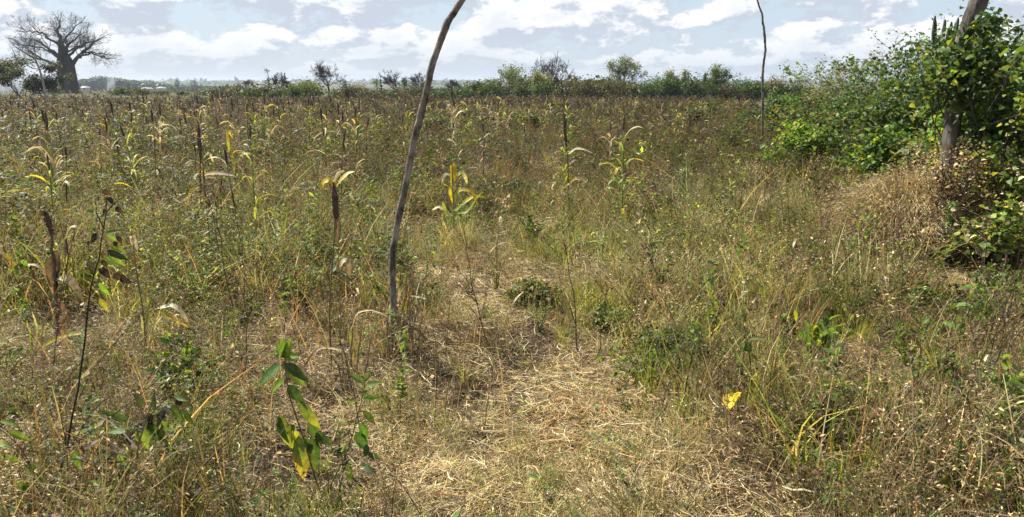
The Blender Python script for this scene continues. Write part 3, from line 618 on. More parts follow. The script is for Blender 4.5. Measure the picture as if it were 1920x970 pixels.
# ---- hedge shrubs
def shr(px, D, topy, w, label, leaf=.06, cols=((.065, .105, .03), (.105, .155, .045), DGRN, (.19, .23, .05)), cw=(.42, .13, .38, .07), per=9, group='leafy shrubs of the hedge', **k):
    x = (px-960)/F0*D*math.cos(TH)*1.0
    p = at(px, topy, D); h = p[2]-hgt(p[0], D)
    return shrub(k.pop('name', 'leafy_shrub'), label, p[0], D, h, w, leaf*.78, cols, cw, per=int(per*1.0), sig=.085, minr=.0045, group=group, seed=int(px*7+D), **k)
HG = ((.065, .105, .03), (.105, .155, .045), DGRN, (.19, .23, .05))
def hedge():
    B = dict(fn=leaf8, ratio=.85)
    shr(1496, 34, 150, 2.0, 'small upright green bush at the far end of the hedge', .10, per=5, nst=4)
    shr(1456, 21, 192, 1.5, 'low dark green rounded bush standing alone by the thin pole', .09, (DGRN, GRN), (.7, .3), per=8, nst=5, name='round_bush', group=None)
    shr(1528, 26, 172, 2.6, 'low green bush beside the gap where the hedge begins', .10, per=7)
    shr(1562, 23, 124, 3.0, 'dark green shrub with pointed top near the end of the hedge', .10, (DGRN, GRN, BGRN), (.4, .4, .2), per=10, nst=8)
    shr(1606, 20, 126, 3.2, 'twiggy grey brown shrub with few leaves in the hedge', .08, (OLIVE, GREY, BRN, GRN), (.35, .2, .2, .25), per=7, nst=9)
    shr(1655, 18, 104, 3.2, 'dry brown shrub tangled with dead creeper behind the green ones', .08, (BRN, GREY, OLIVE, GRN), (.25, .25, .3, .2), per=8, nst=10)
    shr(1712, 16, 96, 3.0, 'rounded dark green shrub level with the foot of the candelabra cactus', .09, (DGRN, GRN, BGRN), (.35, .4, .25), per=11, nst=9)
    shr(1770, 13.5, 86, 2.8, 'tall green shrub behind the thick post', .085, per=11, nst=9, **B)
    shr(1850, 11.5, 84, 2.8, 'tall leafy shrub right behind the vine on the thick post', .085, per=11, nst=9, **B)
    shr(1925, 9.5, 66, 2.6, 'tall bright green shrub at the right edge of the view', .08, per=12, nst=9, **B)
    shr(1960, 7.2, 90, 1.8, 'tall shrub with curled pale leaves cut by the right edge', .075, (GRN, BGRN, OLIVE, YGRN), (.4, .2, .2, .2), per=9, nst=7, **B)
    shr(1545, 19, 190, 2.6, 'broad low green shrub in front of the dark pointed one', .09, per=10, nst=7, **B)
    shr(1610, 16, 178, 2.4, 'low sprawling shrub mixed with dry twigs in the hedge', .08, (OLIVE, GRN, BRN), (.4, .4, .2), per=8, nst=7)
    shr(1500, 13.3, 240, 1.15, 'bright green leafy bush standing out in front of the hedge', .085, (GRN, BGRN, YGRN), (.4, .4, .2), per=9, nst=5, **B)
    shr(1563, 14.2, 262, 1.0, 'small green bush with rounded leaves next to the standalone leafy bush', .08, (GRN, BGRN, YGRN), (.45, .4, .15), per=7, nst=4, **B)
    shr(1660, 12.2, 205, 2.0, 'dense green shrub with sunlit leaf tops below the brown shrub', .085, per=11, nst=8, **B)
    shr(1705, 10.2, 232, 1.6, 'low glossy shrub left of the foot of the thick post', .085, (GRN, BGRN, YGRN, DGRN), (.35, .3, .15, .2), per=11, nst=8, **B)
    shr(1860, 8.6, 205, 1.5, 'leafy shrub with bare inner stems right of the thick post', .075, (GRN, BGRN, OLIVE, YGRN), (.4, .2, .2, .2), per=8, nst=7, **B)
    shr(1915, 6.4, 300, 1.2, 'knee high shrub with pale curled leaves at the right edge', .06, (GRN, OLIVE, YGRN, CREAM), (.4, .25, .25, .1), per=6, nst=6, **B)
    shr(1640, 10.8, 322, .8, 'small olive bush at the left foot of the straw coloured mound', .05, (OLIVE, GRN, BRN), (.4, .4, .2), per=7, nst=5)
    shr(1800, 7.9, 262, .9, 'straggling dry bush clinging to the foot of the thick post', .035, (BRN, PINK, STRAW, OLIVE), (.35, .25, .25, .15), per=9, nst=8, dry=True, name='dry_bush', group=None)
    shr(1806, 6.9, 300, .5, 'tall rusty dry bush hiding the very foot of the thick post', .03, (BRN, PINK, STRAW, OLIVE), (.3, .3, .25, .15), per=11, nst=12, dry=True, name='dry_bush', group=None)
    shr(1768, 8.4, 285, .8, 'reddish dry bush just behind the straw coloured mound', .035, (BRN, PINK, STRAW), (.4, .35, .25), per=9, nst=8, dry=True, name='dry_bush', group=None)
hedge()
def vine():
    r = rs(71); p0 = at(1783, 300, D3-.1); base = np.array([p0[0], p0[1], 0]); t = thing('climbing_vine', 'leafy green vine climbing the thick post and spilling over to its right', 'vine', base)
    st = []; K = 24
    for k in range(5):
        a0 = r.uniform(0, 6.28); s = np.linspace(0, 1, K); z = .05+s*r.uniform(1.8, 2.2); q = np.array([at(x, 200, D3) for x in np.interp(z, [0, .8, 1.3, 1.8, 2.3], [1772, 1783, 1792, 1802, 1828])])
        rad = .13+.02*k; st.append(np.stack([q[:, 0]+rad*np.cos(a0+s*7), q[:, 1]+rad*np.sin(a0+s*7), z], 1)-base)
    for k in range(4):   # runners hanging away to the right
        s = np.linspace(0, 1, K)[:, None]; a = at(1805, 110+20*k, D3)-base; b = at(1850+r.uniform(0, 40), 130+40*k, D3+r.uniform(-.3, .4))-base; c = (a+b)/2+np.array([0, 0, .25])
        st.append(a*(1-s)**2+2*c*s*(1-s)+b*s*s)
    g = Geo(); tubes(g, np.array(st), .006, BRN, 5); g.obj('stem', 'bark', t)
    f = Geo(); cl = []
    for (px, py, sg, n) in ((1790, 95, .13, 150), (1835, 90, .14, 150), (1770, 130, .14, 150), (1815, 130, .17, 260), (1860, 120, .15, 170), (1800, 160, .11, 170), (1850, 175, .17, 260), (1835, 225, .15, 200), (1890, 160, .16, 160), (1870, 235, .15, 160), (1850, 45, .07, 70), (1862, 38, .05, 40), (1840, 60, .07, 60), (1890, 250, .14, 130), (1740, 135, .09, 50)):
        py = py+(14 if py > 70 else 0); sg = sg*.85; c = at(px, py, D3-.05+r.normal(0, .12))-base; B = c+r.normal(0, sg, (n, 3))*np.array([.8, .9, .8]); cl.append(np.concatenate([B, c+r.normal(0, sg, (int(n*.6), 3))*np.array([.8, .9, .8])]))
    B = np.concatenate(cl); n = len(B); az = r.uniform(0, 6.28, n)
    D = nrm(np.stack([np.cos(az), np.sin(az), r.normal(-.5, .4, n)], 1)); Nm = nrm(np.stack([r.normal(0, .5, n), r.normal(-.3, .5, n), np.ones(n)*.9], 1)); Nm = nrm(Nm-(Nm*D).sum(1, keepdims=True)*D)
    s = np.exp(r.normal(0, .25, n))*.047; leaf8(f, B, D, Nm, s, s*.9, pick(r, HG, n, (.42, .10, .42, .06)))
    f.obj('foliage', 'leaf', t)
vine()
def cactus(px, top, D, w, seed, label, arms, base_h=.0):
    r = rs(seed); p = at(px, top, D); H = p[2]-hgt(p[0], D); t = thing('candelabra_cactus', label, 'cactus', (p[0], D, hgt(p[0], D)), 'candelabra cacti in the hedge')
    def ribbed(P, Rr):
        g = Geo(); P = np.array(P, float); n = len(P); t_ = nrm(np.gradient(P, axis=0)); U = nrm(np.cross(t_, [.1, 1., 0])); W = np.cross(t_, U); S = 10; a = np.arange(S)/S*6.283
        k = np.where(np.arange(S) % 2, .62, 1.); bump = 1+.1*np.sin(np.arange(n)*1.9)
        V = P[:, None]+(Rr*bump)[:, None, None]*k[None, :, None]*(np.cos(a)[None, :, None]*U[:, None]+np.sin(a)[None, :, None]*W[:, None])
        b = np.arange(n-1)[:, None]*S; i = np.arange(S)[None]; g.add(V.reshape(-1, 3), (1, 1, 1), np.stack([b+i, b+(i+1) % S, b+S+(i+1) % S, b+S+i], -1)); return g
    s = np.linspace(0, 1, 12); tr = np.stack([0*s, 0*s, s*H*.80], 1); ribbed(tr, np.linspace(.09, .07, 12)).obj('trunk', 'cactus', t)
    for k in range(arms):
        a = k/arms*6.283+r.uniform(-.3, .3); rr = w*.5*r.uniform(.35, 1.); h0 = H*r.uniform(.64, .72); h1 = H*r.uniform(.86, 1.0); n = 12
        out = 1-np.exp(-s*4.5); P = np.stack([math.cos(a)*rr*out, math.sin(a)*rr*out, h0+(h1-h0)*s], 1); Rr = .033*np.ones(n); Rr[-1] = .010; Rr[-2] = .027
        ribbed(P, Rr).obj('arm', 'cactus', t)
    return t
cactus(1773, 24, 14.5, .52, 81, 'dark candelabra cactus with clustered upright arms rising left of the thick post', 11)
cactus(1801, 20, 15.5, .30, 82, 'narrower candelabra cactus half hidden behind the thick post', 7)
# ---- straw coloured grass mound and tufts near it
def clump(name, label, px, D, topy, w, n, cols, cw, seed, mat='straw', lean=.9, wd=.006, group=None, heads=True, droop=.5):
    r = rs(seed); p = at(px, topy, D); h = p[2]-hgt(p[0], D)
    T_ = tuft(r, n, (.45, 1.05), wd/h, w/h*.9, lean, cols, cw, (.5, 4, .3, .022/h, (PALE, BRN, PINK)) if heads else None, droop=droop)
    g = Geo(); scatter(g, T_, np.zeros((1, 3)), np.zeros(1), np.array([h]))
    o = g.obj(name, mat, None, label=label, category='grass clump'); o.location = (p[0], D, hgt(p[0], D)-.02)
    if group: o['group'] = group
    return o
def mound():
    r = rs(91); n = 12000; x0, y0 = MND; rad = .66; a = r.uniform(0, 6.28, n); q = np.sqrt(r.uniform(0, 1, n)); K = 5; t = np.linspace(0, 1, K)
    hh = (.76*np.sqrt(np.clip(1-(q*.9)**2, .02, 1))*r.uniform(.55, 1.12, n)); B = np.stack([np.cos(a)*q*rad*.72, np.sin(a)*q*rad*.62], 1)
    out = (.07+.27*q)*r.uniform(.5, 1.3, n); d = np.stack([np.cos(a)+r.normal(0, .35, n)+.15, np.sin(a)+r.normal(0, .35, n)], 1)
    P = np.zeros((n, K, 3)); P[..., :2] = B[:, None]+d[:, None]*(out[:, None]*t[None]**1.5)[..., None]; P[..., 2] = hh[:, None]*np.sin(t*math.pi*.5*(1.0+.35*q[:, None]))
    g = Geo(); ribbons(g, P, .0055*np.array([1, 1, .8, .5, .2])[None], frame(nrm(P[:, -1]-P[:, 0]), r), pick(r, (STRAW, PALE, (.30, .23, .15), OLIVE, GREY, BRN), n, (.30, .24, .18, .08, .10, .10), .35))
    m = 9000; i = r.integers(0, n, m); Bq = P[i, -1]+r.normal(0, .012, (m, 3)); D = nrm(P[i, -1]-P[i, -2]+r.normal(0, .02, (m, 3))); leaf4(g, Bq, D, frame(D, r), .028, .010, pick(r, (PALE, STRAW, PINK, BRN), m))
    o = g.obj('grass_mound', 'straw', None, label='large domed clump of straw coloured grass at the foot of the hedge', category='grass clump'); o.location = (x0, y0, hgt(x0, y0)-.02)
mound()
clump('grass_clump', 'small shaggy straw clump behind the big domed grass mound', 1650, 9.4, 330, .6, 900, (STRAW, BRN, PINK, OLIVE), (.3, .3, .2, .2), 92)
clump('grass_clump', 'fine soft green grass clump right of the thin pole', 1560, 10.2, 352, .6, 1500, (OLIVE, GRN, YGRN), (.5, .3, .2), 93, 'leaf', .45, .007, heads=False)
clump('grass_clump', 'feathery green clump at the foot of the thin pole', 1432, 15, 285, .7, 1200, (OLIVE, GRN, YGRN), (.5, .35, .15), 94, 'leaf', .45, .009, heads=False)
clump('grass_clump', 'dark shaggy tangle of dead grass left of the leaning pole', 519, 13.5, 312, .35, 420, (DBRN, BRN, GREY), (.5, .3, .2), 95, 'dry', .6, .008)
clump('grass_clump', 'dark nest like tangle hanging on a stalk at the left', 262, 9.6, 372, .25, 380, (DBRN, BRN, OLIVE), (.5, .3, .2), 96, 'dry', .4, .007)
clump('grass_clump', 'brown wiry clump just right of the domed grass mound', 1835, 7.2, 400, .5, 700, (BRN, STRAW, PINK, DBRN), (.35, .25, .2, .2), 97, 'dry')
# ------------------------------------------------------------------ baobab
def baobab():
    D = 118; base = at(131, 180, D); base[2] = hgt(base[0], D); k = D/F0*1.0; r = rs(101)
    t = thing('baobab_tree', 'huge leafless baobab with a massive grey trunk and wide spreading crown', 'baobab', base)
    g = Geo(); n = 22; s = np.linspace(-1.5, 92, n)
    hw = np.interp(s, [-2, 3, 10, 25, 42, 55, 62, 72, 82, 92], [19.5, 17.5, 16, 15.5, 14.8, 14.2, 12, 8, 5.8, 4.6])*k
    S = 28; a = np.arange(S)/S*6.283; kk = 1+.05*np.sin(3*a+.5)+.035*np.sin(7*a)+.02*np.sin(11*a+2)
    cx = np.interp(s, [0, 50, 92], [0, -1, -5])*k
    V = np.stack([cx[:, None]+hw[:, None]*kk*np.cos(a), hw[:, None]*kk*np.sin(a)*.9, np.repeat(s[:, None]*k, S, 1)], -1)
    b = np.arange(n-1)[:, None]*S; i = np.arange(S)[None]; g.add(V.reshape(-1, 3), (1, 1, 1), np.stack([b+i, b+(i+1) % S, b+S+(i+1) % S, b+S+i], -1))
    g.obj('trunk', 'baobab', t, smooth=True)
    limbs = [([(-5, 0, 88), (-6, 2, 104), (-7, 3, 118), (-3, 2, 131)], 5, 1.6), ([(7, 0, 48), (20, 2, 62), (36, 3, 76), (54, 5, 92), (70, 6, 102)], 6.8, 1.6), ([(24, 2, 64), (40, -4, 68), (58, -8, 73), (80, -10, 70)], 3.6, 1.2), ([(34, 2, 74), (46, 8, 74), (60, 14, 66), (78, 16, 62)], 2.6, 1),
             ([(-9, 0, 46), (-26, -2, 56), (-44, -4, 61), (-62, -6, 66), (-84, -6, 84)], 5.2, 1.3), ([(-8, 2, 58), (-20, 4, 70), (-38, 8, 82), (-62, 10, 86), (-86, 10, 92)], 4, 1.1), ([(-5, 0, 84), (-18, -6, 100), (-33, -8, 112), (-46, -10, 124)], 4, 1.2), ([(-33, -8, 112), (-50, -10, 113), (-68, -12, 122)], 2, .8),
             ([(-4, 2, 92), (7, 8, 108), (17, 12, 120), (24, 14, 130)], 3.5, 1.1), ([(2, 0, 72), (16, -6, 90), (32, -10, 104), (48, -12, 114)], 4, 1.1), ([(3, 0, 60), (14, -20, 75), (26, -40, 88), (30, -56, 96)], 5, 1.2), ([(-4, 0, 60), (-16, -22, 78), (-22, -42, 92), (-26, -60, 96)], 5, 1.2), ([(3, 0, 62), (10, 25, 80), (18, 45, 92), (24, 60, 98)], 5, 1.2), ([(-4, 0, 62), (-14, 25, 80), (-24, 45, 94), (-32, 62, 100)], 5, 1.2),
             ([(-40, -4, 61), (-52, -14, 72), (-60, -24, 84)], 2.4, 1), ([(-6, 0, 98), (-16, 16, 112), (-26, 26, 120)], 2.6, 1), ([(2, 4, 74), (18, 20, 88), (44, 30, 96)], 3, 1)]
    for pts, r0_, r1_ in limbs:
        pts = np.array(pts, float); pts = np.array([[p_[0]*(1.0 if p_[0] < 0 else .95), p_[1]*.8, p_[2] if p_[2] < 70 else 70+(p_[2]-70)*.86] for p_ in pts])*k; m = 10; u = np.linspace(0, len(pts)-1, m); P = np.stack([np.interp(u, np.arange(len(pts)), pts[:, q]) for q in range(3)], 1)
        P[1:-1] = (P[:-2]+2*P[1:-1]+P[2:])/4; P[1:-1] += r.normal(0, .09, (m-2, 3)); Rr = np.linspace(r0_, r1_, m)*k*.62
        lg = Geo(); tubes(lg, P[None], Rr[None], (.2, .2, .2), 8); out, tips = {}, []
        for q in range(11):
            tt = r.uniform(.3, 1)**.8; ii = min(int(tt*(m-1)), m-2); ld = nrm(P[ii+1]-P[ii]); a_ = r.uniform(.5, 1.1); ax = frame(ld[None], r)[0]
            d = nrm(ld*math.cos(a_)+ax*math.sin(a_)+np.array([0, 0, .25])); grow(r, P[ii], d, r.uniform(.75, 1.35), Rr[ii]*.45, 3, out, tips, 3, .65, .02, .16, .66, .62)
        grow(r, P[-1], nrm(P[-1]-P[-2]), 1.0, Rr[-1], 3, out, tips, 3, .6, .05, .15, .66, .62)
        for lv, L_ in out.items(): tubes(lg, np.array([q[0] for q in L_]), np.maximum(np.array([q[1] for q in L_])*.8, .010), (.2, .2, .2), 4 if lv < 2 else 3)
        lg.obj('limb', 'baobab', t)
baobab()
# ------------------------------------------------------------------ horizon trees and bushes
def far_tree(name, label, px, topy, wpx, kind, D=72, seed=0, group='trees and bushes on the horizon', cols=None):
    r = rs(seed+int(px)*3); p = at(px, topy, D); z0 = hgt(p[0], D); h = p[2]-z0; w = wpx/F0*D
    if kind == 'bare':
        t = thing(name, label, 'tree', (p[0], D, z0), group); out, tips = {}, []
        ns = 4 if wpx > 60 else 1; K = 5; s_ = np.linspace(0, 1, K)[:, None]; tops = []
        for q in range(ns): e = np.array([(q-(ns-1)/2)*h*.10, r.normal(0, .1), h*(.22 if ns > 1 else .30)]); out.setdefault(0, []).append((e*s_+[0, 0, -.1]*(1-s_)+np.array([.03*h, 0, 0])*np.sin(s_*3), np.linspace(h*.03, h*.022, K)/math.sqrt(ns)*1.2)); tops.append(out[0][-1][0][-1])
        nl = 7 if ns > 1 else 6
        for q in range(nl): a = (q-(nl-1)/2)/nl*2.5+r.normal(0, .12); grow(r, tops[min(int(q*ns/nl), ns-1)], [math.sin(a), r.normal(0, .5), math.cos(a)], h*.24*r.uniform(.8, 1.15), h*.014, 5, out, tips, 3, .66, .03, .14, .74, .70, t0=.35, lvl=1)
        T_ = np.array([q[0] for q in tips]); S = np.array([w*.54/np.percentile(np.abs(T_[:, 0]), 93)]*2+[h/np.percentile(T_[:, 2], 98)])
        out = {lv: [(q[0]*S, q[1]) for q in L_] for lv, L_ in out.items()}
        g = Geo(); woody(g, {0: out[0], 1: out[1]}, minr=.02); g.obj('trunk', 'bark', t); g = Geo(); woody(g, {lv: L_ for lv, L_ in out.items() if lv > 1}, minr=.011); g.obj('crown', 'bark', t)
    elif kind == 'airy':
        t = thing(name, label, 'tree', (p[0], D, z0), group); out, tips = {}, []
        for q in range(3): grow(r, [r.normal(0, .1), 0, -.1], [r.normal(0, .3), r.normal(0, .3), 1], h*.36, h*.017, 4, out, tips, 3, .6, .15, .14, .70, .64)
        T_ = np.array([q[0] for q in tips]); S = np.array([w*.56/np.percentile(np.abs(T_[:, 0]), 90)]*2+[h/np.percentile(T_[:, 2], 97)])
        out = {lv: [(q[0]*S, q[1]) for q in L_] for lv, L_ in out.items()}; tips = [(q[0]*S, 0) for q in tips]
        g = Geo(); woody(g, out, minr=.012); g.obj('trunk', 'bark', t); f = Geo(); leaves_at(f, r, tips, 26 if 'smoke' in label else 9, .22 if 'smoke' in label else .17, .16 if 'smoke' in label else .13, cols or (GRN, YGRN, OLIVE)); f.obj('crown', 'leaf', t)
    elif kind == 'bush':
        t = thing(name, label, 'bush', (p[0], D, z0), group); f = Geo(); nl = max(5, int(w*5)); out = {}; tips = []
        for q in range(nl):
            a = r.uniform(0, 6.28); rr = math.sqrt(r.uniform(0, 1))*w*.45; zz = h*(r.uniform(.45, .9)*(1-.45*(rr/(w*.5))**2))
            C = np.array([rr*math.cos(a), rr*math.sin(a), zz]); tips.append((C, 0)); P = np.linspace([C[0]*.2, C[1]*.2, -.05], C, 5); out.setdefault(2, []).append((P, np.linspace(.03, .012, 5)))
        for q in range(nl): # pokes
            C = tips[q][0]; e = C+np.array([r.normal(0, .15), r.normal(0, .15), r.uniform(.1, .3)*h]); tips.append((e, 0)); out[2].append((np.linspace(C, e, 5), np.linspace(.012, .006, 5)))
        g = Geo(); woody(g, out); g.obj('stems', 'bark', t); leaves_at(f, r, tips[:nl], 130, .26*min(1, h/1.6)+.05, .15, cols or (DGRN, GRN, OLIVE), None); leaves_at(f, r, tips[nl:], 14, .10, .10, cols or (DGRN, GRN, OLIVE))
        f.obj('foliage', 'leaf', t)
    elif kind == 'column':
        t = thing(name, label, 'tree', (p[0], D, z0), group); g = Geo(); s = np.linspace(0, 1, 8); P = np.stack([.12*h*np.sin(s*3)*.3+r.normal(0, .02, 8), 0*s, s*h], 1); tubes(g, P[None], np.linspace(.07, .02, 8)[None], (.2, .2, .2), 6)
        for q in range(5): e = r.uniform(.5, .95); b = P[int(e*7)]; tubes(g, np.linspace(b, b+np.array([r.normal(0, .5), r.normal(0, .3), r.uniform(.2, .9)]), 5)[None], np.linspace(.02, .006, 5)[None], (.2, .2, .2), 3)
        g.obj('trunk', 'bark', t); f = Geo(); zz = r.uniform(0, 1, 9)**1.2*.92; T_ = [(np.array([r.normal(0, w*.22*(1.2-z)), r.normal(0, w*.2), z*h]), 0) for z in zz]; leaves_at(f, r, T_, 45, w*.16, .12, cols or (DGRN, GRN)); f.obj('foliage', 'leaf', t)
    return t
OG = ((.11, .125, .05), (.17, .19, .06), GRN); DK = (DGRN, DGRN, (.07, .08, .035), (.05, .085, .025)); BR = (DBRN, (.09, .09, .04), DGRN, (.10, .08, .05))
def horizon():
    far_tree('leafless_tree', 'round leafless tree with a short forked trunk right of the baobab', 612, 119, 56, 'bare', 78, 1)
    far_tree('leafless_tree', 'wide leafless tree with dense grey twigs between two airy green trees', 1040, 110, 64, 'bare', 76, 2)
    far_tree('leafless_tree', 'small wispy leafless tree beside the vine clad trunk', 527, 138, 30, 'bare', 74, 3)
    far_tree('leafless_tree', 'thin leafless tree touching the left side of the leaning pole', 785, 139, 36, 'bare', 74, 4)
    far_tree('leafless_tree', 'thin leafless tree rising behind the two vine covered stumps', 742, 136, 40, 'bare', 76, 5)
    far_tree('leafless_tree', 'tiny leafless shrub just right of the leaning pole', 852, 151, 22, 'bare', 74, 6)
    far_tree('vine_clad_trunk', 'tall narrow dead trunk hung with dark vine, alone above low bushes', 500, 128, 14, 'column', 74, 7)
    far_tree('vine_clad_trunk', 'pointed dark bush wrapped round a stake, left one of the dark trio', 705, 147, 24, 'column', 72, 8)
    far_tree('vine_clad_trunk', 'dark vine covered stump with bare twigs above it, middle of the trio', 736, 152, 28, 'column', 72, 9)
    far_tree('vine_clad_trunk', 'short square topped vine covered stump nearest the leaning pole', 757, 146, 14, 'column', 72, 10)
    far_tree('airy_tree', 'rounded light green tree with wispy outline left of the wide leafless tree', 957, 128, 52, 'airy', 72, 11, cols=OG)
    far_tree('airy_tree', 'low sparse greenish grey tree wedged against the wide leafless tree', 1003, 141, 40, 'airy', 72, 12, cols=(OLIVE, GREY, YGRN))
    far_tree('airy_tree', 'tall sparse green tree standing alone right of the wide leafless tree', 1171, 112, 48, 'airy', 76, 13, cols=OG)
    far_tree('airy_tree', 'light green fluffy tree above the dark thicket left of the thin pole', 1351, 128, 30, 'airy', 70, 14, cols=(GRN, OLIVE))
    far_tree('airy_tree', 'yellowish green tree top showing over the broad dark bush', 1272, 136, 34, 'airy', 70, 15, cols=(OLIVE, (.2, .22, .06), OLIVE))
    far_tree('broad_bush', 'broad dark green bush below the yellowish tree top', 1238, 143, 60, 'bush', 66, 16, cols=(DGRN, GRN))
    far_tree('broad_bush', 'light green spreading bush at the left foot of the round leafless tree', 575, 153, 62, 'bush', 72, 17, cols=((.12, .14, .05), (.18, .2, .06), GRN))
    far_tree('broad_bush', 'dark brown green hedge like bush right of the round leafless tree', 662, 161, 62, 'bush', 70, 18, cols=BR)
    far_tree('broad_bush', 'dark bush with pointed top left of the wispy green tree', 893, 155, 46, 'bush', 70, 19, cols=DK)
    far_tree('broad_bush', 'dark round topped bush immediately right of the thin pole', 1455, 141, 36, 'bush', 64, 20, cols=(DGRN, OLIVE, BRN))
    far_tree('broad_bush', 'bush with a ragged green top immediately left of the thin pole', 1392, 140, 34, 'bush', 66, 21, cols=(GRN, DGRN))
    far_tree('broad_bush', 'narrow dark bush between the dense thicket and the light green fluffy tree', 1310, 140, 26, 'bush', 68, 22, cols=DK)
    far_tree('leafless_tree', 'tiny far baobab shape on the plain, left one of a pair', 333, 147, 14, 'bare', 380, 23)
    far_tree('leafless_tree', 'tiny far baobab shape on the plain, right one of a pair', 363, 148, 14, 'bare', 380, 24)
    far_tree('leafless_tree', 'pale wispy far tree between the tiny pair and the vine clad trunk', 465, 150, 20, 'bare', 130, 25)
    for q, (px, ty, w, nm) in enumerate(((938, 143, 6, 'thin dark spiky plant touching the left side of the rounded light green tree'), (803, 150, 5, 'thin dark spike just right of the leaning pole'), (1323, 134, 7, 'dark upright spike between the dense bush and the light green fluffy tree'), (1131, 146, 7, 'small dark pointed plant left of the tall sparse green tree'), (838, 157, 5, 'lowest of the dark spikes right of the leaning pole'), (713, 145, 4, 'thin spike sprouting beside the pointed stake bush'))): far_tree('spiky_plant', nm, px, ty, w, 'column', 68, 40+q, 'dark spikes on the horizon')
    # thicket bushes in front of them: prototypes, then copies
    r = rs(111); protos = {}
    spots = [(216, 172, 30), (236, 170, 26), (262, 171, 30), (300, 174, 24), (345, 176, 26), (385, 175, 30), (418, 167, 32), (446, 164, 34), (470, 166, 36), (520, 168, 30), (548, 164, 30), (690, 164, 30), (722, 166, 30), (772, 166, 30), (800, 170, 26), (835, 168, 34), (862, 166, 30), (920, 162, 34), (985, 160, 38), (1020, 161, 34), (1062, 158, 40), (1090, 156, 36), (1118, 155, 38), (1145, 156, 34), (1190, 157, 36), (1212, 153, 32), (1285, 154, 40), (1325, 155, 36), (1365, 158, 36), (1420, 158, 38), (1480, 157, 34), (1500, 162, 30)]
    kinds = [('dark green', DK), ('olive green', ((.08, .09, .035), GRN, DGRN)), ('brownish green', BR)]
    for i, (px, ty, w) in enumerate(spots):
        kn, cc = kinds[int(r.integers(3))] if px > 400 else kinds[1]; D = 92 if px < 400 else r.uniform(62, 68)
        ty += float(r.uniform(-7, 7)) if px > 400 else -3; lb = f'{kn} thicket bush on field edge, {landm(px)}'
        p = at(px, ty-2, D); z0 = hgt(p[0], D); h = p[2]-z0; ww = w*1.25/F0*D; key = (kn, i % 2)
        if key not in protos: protos[key] = (far_tree('thicket_bush', lb, px, ty-2, w*1.25, 'bush', D, 200+i, 'thicket bushes along the field edge', cc), h, ww)
        else:
            o, h0, w0 = protos[key]; c = copytree(o); c.location = (p[0], D, z0); c.scale = (ww/w0, ww/w0, h/h0); c.rotation_euler = (0, 0, float(r.uniform(0, 6))); c['label'] = lb
    # more bushes closing the gaps, a little further back
    for i in range(30):
        if i < 13 and i % 2: continue
        px = 430+i*36+float(r.uniform(-10, 10)); D = float(r.uniform(70, 80)); kn, cc = kinds[i % 3]; o, h0, w0 = protos.get((kn, 0)) or protos[(kn, 1)]
        p = at(px, float(r.uniform(146, 166)) if px > 900 else float(r.uniform(155, 170)), D); z0 = hgt(p[0], D); c = copytree(o); c.location = (p[0], D, z0); c.scale = (1.5*D/65, 1.2, (p[2]-z0)/h0); c['label'] = f'{kn} back row bush, {landm(px)}'; c['group'] = 'back row thicket bushes'
horizon()
def left_trees():
    far_tree('dark_leafy_tree', 'dark leafy tree at the far left edge in front of the smoke', 40, 112, 80, 'airy', 66, 31, None, (DGRN, DBRN, (.08, .08, .05), DGRN))
    r = rs(121); t = thing('dead_climber_tree', 'pale crooked dead tree leaning between the dark leafy tree and the baobab', 'dead tree', at(84, 188, 62)*np.array([1, 1, 0]))
    b = np.array(t.location); g = Geo()
    for pts, rr in (([(86, 186), (83, 165), (79, 148), (74, 130), (66, 112), (64, 92), (66, 78)], .10), ([(74, 130), (60, 128), (50, 122), (52, 110)], .05), ([(70, 120), (56, 112), (34, 106), (30, 118), (42, 130)], .05), ([(79, 148), (90, 142), (94, 138)], .05), ([(66, 100), (56, 92), (46, 88)], .03), ([(30, 112), (26, 98), (22, 90)], .04), ([(66, 96), (76, 84), (92, 90)], .025)):
        q = np.array([at(x, y, 62+r.normal(0, .3)) for x, y in pts])-b; g2 = tubes(g, q[None], np.linspace(rr, rr*.5, len(q))[None], (.3, .3, .3), 6)
    g.obj('branches', 'twig', t)
    far_tree('dark_bush', 'small dark rounded bush on the plain between the white house and the baobab', 103, 163, 16, 'bush', 84, 33, None, DK)
left_trees()
